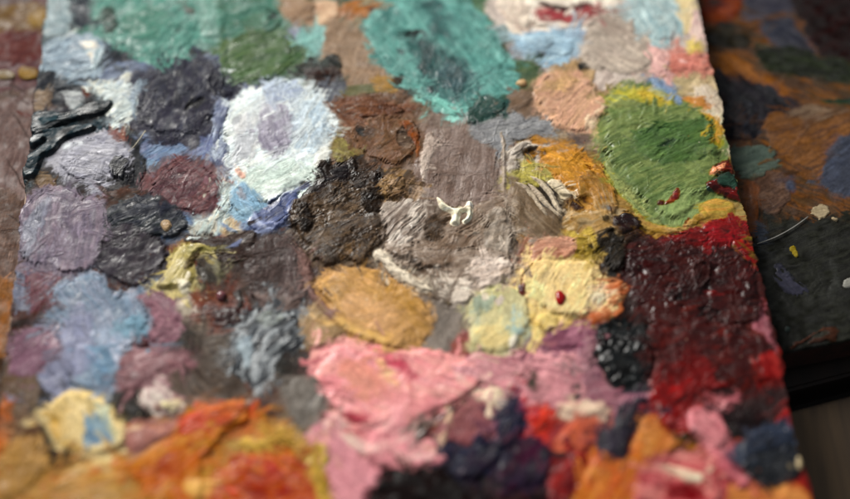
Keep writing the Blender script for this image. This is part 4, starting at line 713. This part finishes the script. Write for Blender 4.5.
def put(k):
    label, st, name, cat = QUEUE[k-1]
    cv.begin(); cv.style = {0: .35, 1: .75, 2: 1.0}[len(label) % 3]
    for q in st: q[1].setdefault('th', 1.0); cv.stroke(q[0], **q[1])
    M = cv.snapshot(); cv.O[M] = k
late = [k for k in range(1, len(QUEUE)+1) if QUEUE[k-1][2] in ('paint_strand', 'paint_splash', 'paint_flap', 'paint_fleck', 'paint_chip', 'paint_squiggle', 'paint_line', 'paint_streaks', 'paint_leaf') or 'feathered' in QUEUE[k-1][0]]
for k in range(1, len(QUEUE)+1):
    if k not in late: put(k)
cv.M = None
cv.smudge(850); cv.smudge(500, 1, 3, (2, 5)); cv.smudge(90, 3, 7, (8, 14)); cv.smudge(170, 2, 7, (6, 13), (.12, .42)); cv.smudge(260, 2, 5, (5, 10))
def box(A, r):
    for ax in (0, 1):
        c = np.cumsum(np.pad(A, [(r+1, r) if a == ax else (0, 0) for a in range(A.ndim)], mode='edge'), axis=ax, dtype=np.float64)
        n = A.shape[ax]; hi = [slice(None)]*A.ndim; lo = [slice(None)]*A.ndim; hi[ax] = slice(2*r+1, 2*r+1+n); lo[ax] = slice(0, n)
        A = ((c[tuple(hi)]-c[tuple(lo)])/(2*r+1)).astype(np.float32)
    return A
# buttery paint: most of it has levelled a little, crusts have not
crust = np.isin(cv.O, [k for k in range(1, len(QUEUE)+1) if QUEUE[k-1][2] in ('paint_crust', 'paint_crumbs', 'paint_streaks') or 'umber' in QUEUE[k-1][0]])
wl = (.25+.7*ss(.36, .58, fbm(cv.X/10, cv.Y/10, 301, 2)))*np.where(crust, .25, 1)
H1 = box(box(cv.H, 2), 2); cv.H = cv.H*(1-wl)+(H1+.25*(cv.H-H1))*wl
C1 = box(cv.Cc, 1); cv.Cc = cv.Cc*(1-.7*wl[..., None])+C1*(.7*wl[..., None])
crumbs(900, 8)
for k in late: put(k)
cv.M = None
# film: the final surface where it shows, the older level under the daubs
dk = cv.O > 0; nb = dk.copy(); nb[1:] &= dk[:-1]; nb[:-1] &= dk[1:]; nb[:, 1:] &= dk[:, :-1]; nb[:, :-1] &= dk[:, 1:]; nb[1:, 1:] &= dk[:-1, :-1]
HF = np.where(nb, np.minimum(FILMH, cv.H-.12), cv.H)
ins = FILM.copy(); ins[1:] &= FILM[:-1]; ins[:-1] &= FILM[1:]; ins[:, 1:] &= FILM[:, :-1]; ins[:, :-1] &= FILM[:, 1:]
HF = np.where(ins, HF, -1.6); HS = cv.H; cv.H = np.where(ins, cv.H, -1.5).astype(np.float32)
FF = FILM[:-1, :-1] & FILM[1:, :-1] & FILM[:-1, 1:] & FILM[1:, 1:]
# leave out film faces that lie under a daub's own faces and touch its surface
dq = (cv.O[:-1, :-1] > 0); core_ = nb[:-1, :-1] & nb[1:, :-1] & nb[:-1, 1:] & nb[1:, 1:]
FF &= ~dq | core_
VV = np.zeros(FILM.shape, bool); VV[:-1, :-1] |= FF; VV[1:, :-1] |= FF; VV[:-1, 1:] |= FF; VV[1:, 1:] |= FF
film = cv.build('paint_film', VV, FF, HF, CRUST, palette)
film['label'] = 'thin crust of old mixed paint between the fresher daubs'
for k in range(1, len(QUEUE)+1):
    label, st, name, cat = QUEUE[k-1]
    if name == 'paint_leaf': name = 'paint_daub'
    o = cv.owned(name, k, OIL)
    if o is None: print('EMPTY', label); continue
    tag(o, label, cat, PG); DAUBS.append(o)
print('daubs', len(DAUBS))
# ------------------------------------------------------------------ board slab under the film
import bmesh
def slab(name, poly, z0, z1, mat, parent=None, bev=.0008):
    me = bpy.data.meshes.new(name); bm = bmesh.new()
    cx = sum(p[0] for p in poly)/len(poly); cy = sum(p[1] for p in poly)/len(poly)
    lo = [bm.verts.new((p[0]-cx, p[1]-cy, z0-z1)) for p in poly]; hi = [bm.verts.new((p[0]-cx, p[1]-cy, 0)) for p in poly]
    n = len(poly); bm.faces.new(hi); bm.faces.new(lo[::-1])
    for i in range(n): bm.faces.new((lo[i], lo[(i+1) % n], hi[(i+1) % n], hi[i]))
    bmesh.ops.recalc_face_normals(bm, faces=bm.faces)
    bmesh.ops.bevel(bm, geom=bm.edges[:], offset=bev, segments=2, affect='EDGES')
    bm.to_mesh(me); bm.free(); me.materials.append(mat)
    o = bpy.data.objects.new(name, me); C.objects.link(o); o.location = (cx, cy, z1)
    if parent: o.parent = parent
    return o
def wood_mat(name, a, b, rough=.55, sc=(30, 3, 30)):
    m = bpy.data.materials.new(name); m.use_nodes = True; nt = m.node_tree; nd = nt.nodes; lk = nt.links
    p = nd['Principled BSDF']; p.inputs['Roughness'].default_value = rough
    tc = nd.new('ShaderNodeNewGeometry'); mp = nd.new('ShaderNodeMapping'); mp.inputs['Scale'].default_value = sc
    mp.inputs['Rotation'].default_value = (0, 0, math.radians(-80))
    n = nd.new('ShaderNodeTexNoise'); n.inputs['Scale'].default_value = 6; n.inputs['Detail'].default_value = 8; n.inputs['Distortion'].default_value = .6
    lk.new(tc.outputs['Position'], mp.inputs['Vector']); lk.new(mp.outputs['Vector'], n.inputs['Vector'])
    r = nd.new('ShaderNodeValToRGB'); r.color_ramp.elements[0].position = .35; r.color_ramp.elements[1].position = .68
    r.color_ramp.elements[0].color = (*lin(a), 1); r.color_ramp.elements[1].color = (*lin(b), 1)
    lk.new(n.outputs['Fac'], r.inputs['Fac']); lk.new(r.outputs['Color'], p.inputs['Base Color'])
    bp = nd.new('ShaderNodeBump'); bp.inputs['Strength'].default_value = .4; bp.inputs['Distance'].default_value = .0006
    lk.new(n.outputs['Fac'], bp.inputs['Height']); lk.new(bp.outputs['Normal'], p.inputs['Normal'])
    return m
WOOD = wood_mat('palette_wood', '#6a4a30', '#8a6848')
slab('board', cor, -.006, -.0004, WOOD, palette)
# ------------------------------------------------------------------ the older painted board below on the right
ZR = -.012
cr_ = [ray(640, -90, ZR), ray(1010, -90, ZR), ray(1010, 308, ZR), ray(670, 376, ZR)]
xs = [q[0]*1000 for q in cr_]; ys = [q[1]*1000 for q in cr_]
rb = Canvas(min(xs)-2, max(xs)+2, min(ys)-2, max(ys)+2, ZR*1000, STEP*1.6, '#30322d')
R_ = rb.stroke; rb.tone = .72
t2 = dict(th=.2, rd=.07, lp=.12, gr=.12, wet=.35, sf=1.6, fe=.9, st=.8)
def T2(): return dict(t2)
R_('600,150 1040,150 1040,400 600,400', ['#30322d', '#363833', '#2a2b28'], a=20, **T2())
R_('600,-120 1040,-120 1040,175 600,175', ['#6a4830', '#745034', '#54463a', '#4a3c34'], a=-20, ed=2.4, **T2())
R_('700,-60 740,-60 738,14 700,20', ['#7a3018', '#8a4420'], a=20, **T2())
R_((714, 3, 9, 6), ['#2e201c'], **T2())
R_('738,-40 800,-40 802,12 745,10', ['#454456', '#4e4a58'], a=10, **T2())
R_('800,-60 1000,-60 1000,66 850,66 812,44 798,20', ['#301512', '#3c1a15', '#241012'], a=30, ed=1.5, **T2())
R_('706,30 730,22 750,36 744,50 712,48', ['#2f2d26', '#3a352a'], **T2())
R_('758,22 790,16 806,34 818,52 800,52 772,44', ['#3f4356', '#4c4c5c', '#35384a'], a=-30, **T2())
R_('756,44 790,46 830,56 900,66 900,88 830,84 776,74 756,62', ['#30372c', '#3a4234', '#282c26'], a=-12, **T2())
R_('705,52 740,56 760,72 790,90 776,96 744,82 712,72', ['#8c5a30', '#98663a', '#7a4c28'], a=-35, **T2())
R_('712,70 736,76 756,84 776,84 792,102 800,116 770,116 760,138 730,140 716,110', ['#2a2c36', '#343848', '#22232b', '#3a3440'], a=-40, ed=1.6, **T2())
R_('722,104 750,106 764,120 758,140 736,142 722,130', ['#2c2c38', '#3c4254', '#4c3c30'], a=60, th=.9, rd=.1, lp=.4, gr=.25)
R_('766,120 800,112 850,106 900,110 900,130 850,150 826,178 800,170 776,156', ['#6c4c34', '#785438', '#5e463a', '#805a3c'], a=20, ed=1.5, **T2())
R_('786,110 830,104 852,112 830,120 796,122', ['#6c5a4e', '#7a6a5c', '#5a4a40'], a=25, **T2())
R_('826,98 900,92 900,104 830,104', ['#1d3c28', '#24442c'], **T2())
R_('838,138 900,130 900,200 846,196 816,184 822,168', ['#454c62', '#4c556c', '#3c4254'], a=40, **T2())
R_('744,176 786,174 790,200 776,214 752,206', ['#5c4a42', '#6d5a50', '#4c3e3a'], a=30, th=.5, gr=.2)
R_('740,182 758,186 762,220 758,240 744,226', ['#6a4430', '#7a4c32'], a=-80, **T2())
R_('752,222 766,226 768,246 756,248', ['#3f4656', '#4a5260'], **T2())
R_('784,180 792,178 794,190 786,190', ['#454c66'], **T2())
R_('830,260 840,270 836,300 828,306', ['#3c3e3a'], **T2())
rb.busy(160, (0, rb.nx, 0, rb.ny), 10, reach=12, foreign=.4)
rb.smudge(110, 2, 6, (4, 12))
rb.H = np.maximum(rb.H, .02); rb.H0 = rb.H.copy(); rb.M = None
def poly_mask(cv_, P):
    r = np.ones(cv_.H.shape, bool); n = len(P)
    X = cv_.X; Y = cv_.Y+(fbm(cv_.X/4, cv_.Y/4, 31)-.5)*1.2
    for i in range(n):
        a, b = P[i], P[(i+1) % n]; ex, ey = (b[0]-a[0])*1000, (b[1]-a[1])*1000; l = math.hypot(ex, ey)
        r &= ((X-a[0]*1000)*ey-(Y-a[1]*1000)*ex)/l > -.3
    return r
old = bpy.data.objects.new('painted_board', None); C.objects.link(old)
tag(old, 'dark older board with orange brown and charcoal paint lying lower on the right', 'painted board')
rmesh = rb.mesh('paint_film', poly_mask(rb, cr_), CRUST, old, sink=-1.0)
SHADEW = wood_mat('shaded_wood', '#1c0c08', '#30150e')  # shade on the board's side is put into its wood colour
slab('board', cr_, ZR-.016, ZR-.0004, SHADEW, old)
def DR(label, strokes, name='paint_daub', cat='paint daub'):
    rb.begin()
    for q in strokes: rb.stroke(q[0], **q[1])
    M = rb.snapshot(); o = rb.mesh(name, M, OIL); tag(o, label, cat, 'paint daubs on the older board')
DR('sage green oval daub on the older board beside the palette edge', [s('724,158 736,146 760,146 778,154 780,168 764,178 742,180 728,172', ['#54665a', '#60705f', '#4a5c52'], a=15, th=.4, sf=1.2, ed=1.4)])
DR('cream star shaped splat on the charcoal part of the older board', [s('811,207 817,203 826,204 831,209 830,216 822,219 815,216', ['#a3957c', '#b0a288', '#8f826a'], th=.5, ed=.9, fe=.3), s((812, 214, 2, 1.5), ['#a3957c'], th=.5, ed=.3), s((836, 219, 4, 2.5), ['#9a8c74'], th=.8, ed=.4)], 'paint_splat', 'paint splat')
DR('small mustard yellow fleck on the charcoal board', [s('790,248 796,246 799,254 795,258', ['#8a7a30', '#968838'], th=.6, ed=.3)], 'paint_fleck', 'paint fleck')
DR('dull lavender smear on the charcoal board', [s('768,268 778,264 796,276 812,290 806,300 790,296 776,284', ['#43435a', '#4c4a60', '#3a3a4c'], a=-40, th=.5)], 'paint_smear', 'paint smear')
DR('feathery rust orange smear along the lower edge of the older board', [s('784,348 800,338 822,326 840,330 834,340 812,344 796,350', ['#5c3426', '#6c4030', '#2f2a26', '#4a2c22'], a=30, th=.7, rd=.3, dry=.25)], 'paint_smear', 'paint smear')
DR('small white chip near the right margin of the older board', [s('842,280 856,276 858,286 844,288', ['#8a8a84'], th=.6, ed=.3)], 'paint_chip', 'paint chip')
DR('tiny teal dab near the rust smear', [s((787, 330, 4, 4), ['#3a4c46', '#2f403c'], th=.5, ed=.3)], 'paint_dab', 'paint dab')
# ------------------------------------------------------------------ the pinkish board on the left
ZL = -.008
cl = [ray(-170, -90, ZL), ray(110, -90, ZL), ray(60, 620, ZL), ray(-230, 620, ZL)]
xs = [q[0]*1000 for q in cl]; ys = [q[1]*1000 for q in cl]
lb = Canvas(min(xs)-2, max(xs)+2, min(ys)-2, max(ys)+2, ZL*1000, STEP*1.8, '#8a7470')
Lq = lb.stroke; lb.tone = .9
t3 = dict(th=.25, rd=.08, lp=.12, gr=.06, wet=.3)
Lq('-240,-120 120,-120 60,640 -260,640', ['#84706a', '#8f7a74', '#77645e'], a=70, L=16, **t3)
Lq('-100,-120 80,-120 60,72 -100,72', ['#7c5c60', '#865f5e', '#6f5660'], a=20, ed=2, **t3)
Lq('-20,-60 30,-60 30,12 -20,14', ['#6f6064', '#8a6a5a'], **t3)
Lq('-20,14 36,2 46,30 20,36 -20,34', ['#9a7c50', '#94705a', '#8a6a50'], a=-30, **t3)
Lq('28,10 46,12 44,28 30,26', ['#a8884a'], **t3)
Lq('-20,34 40,34 44,60 -20,62', ['#84524f', '#906060', '#74464a'], a=15, **t3)
Lq('-20,110 44,108 30,200 -30,200', ['#8a7676', '#927c7a', '#7d6866'], a=75, **t3)
Lq('-40,200 34,200 24,290 -40,290', ['#7c6862', '#6f5a52', '#8a746c'], a=80, gr=.2, th=.3)
Lq('-30,290 20,286 14,370 -30,380', ['#a0683a', '#8a6a50', '#8f6440'], a=80, **t3)
Lq('-60,370 20,370 10,520 -60,520', ['#5f4c40', '#6a5444', '#4a3c34'], a=80, **t3)
for y0, y1, xx in ((86, 92, 0), (96, 104, 4), (112, 150, 10), (160, 200, 6), (215, 240, 8)):
    lb.line('%d,%d %d,%d %d,%d' % (xx, y0, xx+12, (y0+y1)/2-3, xx+24, y1), .7, c=['#4c3a34'], th=-.3, ed=.4)
lb.line('18,112 30,118 40,121', 1.6, c=['#7a4038'], th=.1, ed=.4)
lb.busy(250, (0, lb.nx, 0, lb.ny), 75, reach=10, foreign=.3)
lb.smudge(120, 2, 6, (4, 12))
lb.H = np.maximum(lb.H, .02); lb.H0 = lb.H.copy(); lb.M = None
pk = bpy.data.objects.new('painted_board', None); C.objects.link(pk)
tag(pk, 'dusty pink worn board lying under the left edge of the palette', 'painted board')
lb.mesh('paint_film', poly_mask(lb, cl), CRUST, pk, sink=-1.0)
slab('board', cl, ZL-.010, ZL-.0004, WOOD, pk)
def DL(label, strokes, name='paint_daub', cat='paint daub'):
    lb.begin()
    for q in strokes: lb.stroke(q[0], **q[1])
    M = lb.snapshot(); o = lb.mesh(name, M, OIL); tag(o, label, cat, 'paint daubs on the pink board')
DL('mustard dab on the pink board beside the palette edge', [s('18,70 26,66 38,70 38,80 26,82 18,78', ['#a07c34', '#ac8a40', '#8c6828'], th=.9, ed=.5)], 'paint_dab', 'paint dab')
DL('buff coloured dab on the pink board at the left frame edge', [s('-4,72 8,70 16,74 14,80 0,81', ['#94805c', '#a08c68'], th=.8, ed=.4)], 'paint_dab', 'paint dab')
# ------------------------------------------------------------------ table under everything
ZT = -.030
tb = [(-1.6, -1.2), (1.6, -1.2), (1.6, 1.4), (-1.6, 1.4)]
TW = wood_mat('table_wood', '#3f3020', '#5c4830', .6, (26, 2.2, 26))
# the table is made of planks with a dark joint between them
def tp(x, y): return ray(x, y, ZT)
a0, a1 = tp(740, 424), tp(870, 390)
ang = math.atan2(a1[1]-a0[1], a1[0]-a0[0])
def along(o, d, off): return (o[0]+math.cos(ang)*d-math.sin(ang)*off, o[1]+math.sin(ang)*d+math.cos(ang)*off)
table = slab('tabletop', [along(a0, -1.6, 0), along(a0, -1.6, -1.0), along(a0, 1.6, -1.0), along(a0, 1.6, 0)], ZT-.02, ZT, TW, bev=.0015)
tag(table, None, None, kind='structure')
back = slab('tabletop', [along(a0, -1.6, .010), along(a0, 1.6, .010), along(a0, 1.6, 1.4), along(a0, -1.6, 1.4)], ZT-.022, ZT-.002, wood_mat('table_wood_shaded', '#120a07', '#1f120c', .6, (26, 2.2, 26)), bev=.0015)  # back plank's wood is darkened, shade of the gap put into its colour
tag(back, None, None, kind='structure')
fl = slab('floor', [(-4, -4), (4, -4), (4, 4), (-4, 4)], -.80, -.75, flat_mat('dark_floor', '#1a1512'), bev=.001)
tag(fl, None, None, kind='structure')
# ------------------------------------------------------------------ small raised things modelled in the round
def hz(x, y):
    a, b = ray(x, y, 0.001); i = int((a*1000-cv.x0)/STEP); j = int((b*1000-cv.y0)/STEP)
    return a, b, float(cv.H[min(max(j, 0), cv.ny-1), min(max(i, 0), cv.nx-1)])/1000
def simple_paint(name, col, wet=.6):
    m = bpy.data.materials.new(name); m.use_nodes = True; nt = m.node_tree; p = nt.nodes['Principled BSDF']
    p.inputs['Roughness'].default_value = .7-.55*wet
    n = nt.nodes.new('ShaderNodeTexNoise'); n.inputs['Scale'].default_value = 700; g = nt.nodes.new('ShaderNodeNewGeometry')
    nt.links.new(g.outputs['Position'], n.inputs['Vector'])
    r = nt.nodes.new('ShaderNodeValToRGB'); c = lin(col); r.color_ramp.elements[0].color = (*(c*.75), 1); r.color_ramp.elements[1].color = (*np.clip(c*1.2, 0, 1), 1)
    nt.links.new(n.outputs['Fac'], r.inputs['Fac']); nt.links.new(r.outputs['Color'], p.inputs['Base Color'])
    b = nt.nodes.new('ShaderNodeBump'); b.inputs['Strength'].default_value = .5; b.inputs['Distance'].default_value = .0003
    nt.links.new(n.outputs['Fac'], b.inputs['Height']); nt.links.new(b.outputs['Normal'], p.inputs['Normal'])
    return m
def tube(name, paths, mat, seg=10, flatn=.8):
    """paths: list of [(px, py, lift_mm, radius_mm), ...] -> one tapered, smooth mesh resting on the paint"""
    bm = bmesh.new(); org = None
    for path in paths:
        P = []
        for x, y, l, r in path:
            a, b, h = hz(x, y); P.append(np.array([a, b, h+l/1000, r/1000]))
        Q = []; n = len(P)
        for i in range(n-1):
            p0, p1, p2, p3 = P[max(i-1, 0)], P[i], P[i+1], P[min(i+2, n-1)]
            for t in np.arange(0, 1, .2): Q.append(.5*((2*p1)+(-p0+p2)*t+(2*p0-5*p1+4*p2-p3)*t*t+(-p0+3*p1-3*p2+p3)*t**3))
        Q.append(P[-1])
        if org is None: org = Q[0][:3].copy(); org[2] = min(q[2]-q[3] for q in Q)
        rings = []
        for i, q in enumerate(Q):
            t = Q[min(i+1, len(Q)-1)][:3]-Q[max(i-1, 0)][:3]; t /= np.linalg.norm(t)+1e-12
            sd = np.cross(t, [0, 0, 1]); sd /= np.linalg.norm(sd)+1e-12; u = np.cross(sd, t)
            rr = q[3]*(1+.05*math.sin(i*1.3))
            rings.append([bm.verts.new(q[:3]-org+sd*math.cos(2*math.pi*k/seg)*rr+u*math.sin(2*math.pi*k/seg)*rr*flatn) for k in range(seg)])
        for A, B in zip(rings, rings[1:]):
            for k in range(seg): bm.faces.new((A[k], A[(k+1) % seg], B[(k+1) % seg], B[k]))
        bm.faces.new(rings[0][::-1]); bm.faces.new(rings[-1])
    bmesh.ops.recalc_face_normals(bm, faces=bm.faces)
    for f in bm.faces: f.smooth = True
    me = bpy.data.meshes.new(name); bm.to_mesh(me); bm.free(); me.materials.append(mat)
    o = bpy.data.objects.new(name, me); C.objects.link(o); o.location = org; return o
def K(col, x, y):   # observed colour -> pigment at that place
    a, b = ray(x, y); c = np.clip((lin(col)-.01)/LIT(np.array([a*1000.]), np.array([b*1000.]))[0], .003, .93)
    c = np.where(c <= .0031308, c*12.92, 1.055*c**(1/2.4)-.055); return '#%02x%02x%02x' % tuple(int(round(v*255)) for v in c)
o = tube('bristle', [[(146, 133, 1.6, .32), (140, 141, 1.3, .28), (134, 148, .9, .22), (128, 152, .4, .12)]], simple_paint('bristle_buff', K('#b3aa92', 138, 142), .3), 6)
tag(o, 'short buff bristle stuck upright in the paint beside the lilac white oval', 'brush bristle')
def lens(name, x, y, rx, ry, h, mat, n=20):
    a, b, z = hz(x, y); bm = bmesh.new(); rings = []
    for j in range(7):
        f = j/6; r = math.cos(f*math.pi/2)**.7; zz = math.sin(f*math.pi/2)*h
        rings.append([bm.verts.new((math.cos(2*math.pi*k/n)*rx*r*(1+.14*math.sin(3.1*k*.31+rx*9e3)+.07*math.sin(k*1.9)), math.sin(2*math.pi*k/n)*ry*r, zz-.2e-3)) for k in range(n)] if j < 6 else [bm.verts.new((0, 0, h-.2e-3))])
    for A, B in zip(rings[:-1], rings[1:-1]):
        for k in range(n): bm.faces.new((A[k], A[(k+1) % n], B[(k+1) % n], B[k]))
    for k in range(n): bm.faces.new((rings[5][k], rings[5][(k+1) % n], rings[6][0]))
    bm.faces.new(rings[0][::-1])
    for f in bm.faces: f.smooth = True
    me = bpy.data.meshes.new(name); bm.to_mesh(me); bm.free(); me.materials.append(mat)
    o = bpy.data.objects.new(name, me); C.objects.link(o); o.location = (a, b, z); return o
o = lens('paint_drop', 560, 299, .0022, .0038, .0016, simple_paint('red_drop', K('#8a1410', 560, 299), 1.0)); tag(o, 'glossy dark red oval drop on the pale lemon daub', 'paint drop')
o = lens('paint_bead', 221, 296, .0021, .0026, .0021, simple_paint('mauve_bead', K('#6c4448', 221, 296), 1.0)); tag(o, 'shiny round mauve bead on the red brown patch', 'paint bead')
o = lens('paint_crumb', 522, 83, .0026, .0022, .0018, simple_paint('crumb_tan', K('#c09a6c', 522, 83), .4)); tag(o, 'tan crumb sitting on the green paint right of the big teal daub', 'paint crumb')
# fine thread lying over the older board
def zplane(pts, z):
    return [(*ray(x, y, z), z) for x, y in pts]
_hz = hz
def hz(x, y): a, b = ray(x, y, ZR+.0006); return a, b, ZR+.0004
to = tube('thread', [[(757, 244, .3, .2), (775, 238, .8, .28), (793, 228, .6, .28), (808, 217, .4, .22)]], simple_paint('thread_grey', '#8c8a84', .2), 6)
hz = _hz
tag(to, 'thin pale thread lying across the charcoal part of the older board', 'thread')
# ------------------------------------------------------------------ camera
cam = bpy.data.cameras.new('camera'); co = bpy.data.objects.new('camera', cam); C.objects.link(co)
co.location = CAM; co.rotation_euler = (math.radians(90)-TH, 0, 0)
cam.sensor_width = 36; cam.lens = FPX*36/850; cam.clip_start = .01; cam.clip_end = 50
cam.dof.use_dof = True; fx, fy = ray(440, 190, .001)
cam.dof.focus_distance = float((np.array([fx, fy, .001])-CAM)@FW)
cam.dof.aperture_fstop = FSTOP; cam.dof.aperture_blades = 0
SC.camera = co
# ------------------------------------------------------------------ light
def area(name, loc, tgt, size, power, col):
    l = bpy.data.lights.new(name, 'AREA'); l.shape = 'RECTANGLE'; l.size, l.size_y = size; l.energy = power; l.color = col
    o = bpy.data.objects.new(name, l); C.objects.link(o); o.location = loc
    from mathutils import Vector
    o.rotation_euler = (Vector(tgt)-Vector(loc)).to_track_quat('-Z', 'Y').to_euler(); return o
area('window_light', (-.55, .75, .62), (-.03, .03, 0), (.58, .5), 21.5, (1, .97, .915))
w = bpy.data.worlds.new('World'); SC.world = w; w.use_nodes = True
w.node_tree.nodes['Background'].inputs['Color'].default_value = (.95, .97, 1, 1); w.node_tree.nodes['Background'].inputs['Strength'].default_value = .19
SC.view_settings.view_transform = 'Standard'; SC.view_settings.look = 'None'; SC.view_settings.exposure = 0; SC.view_settings.gamma = 1
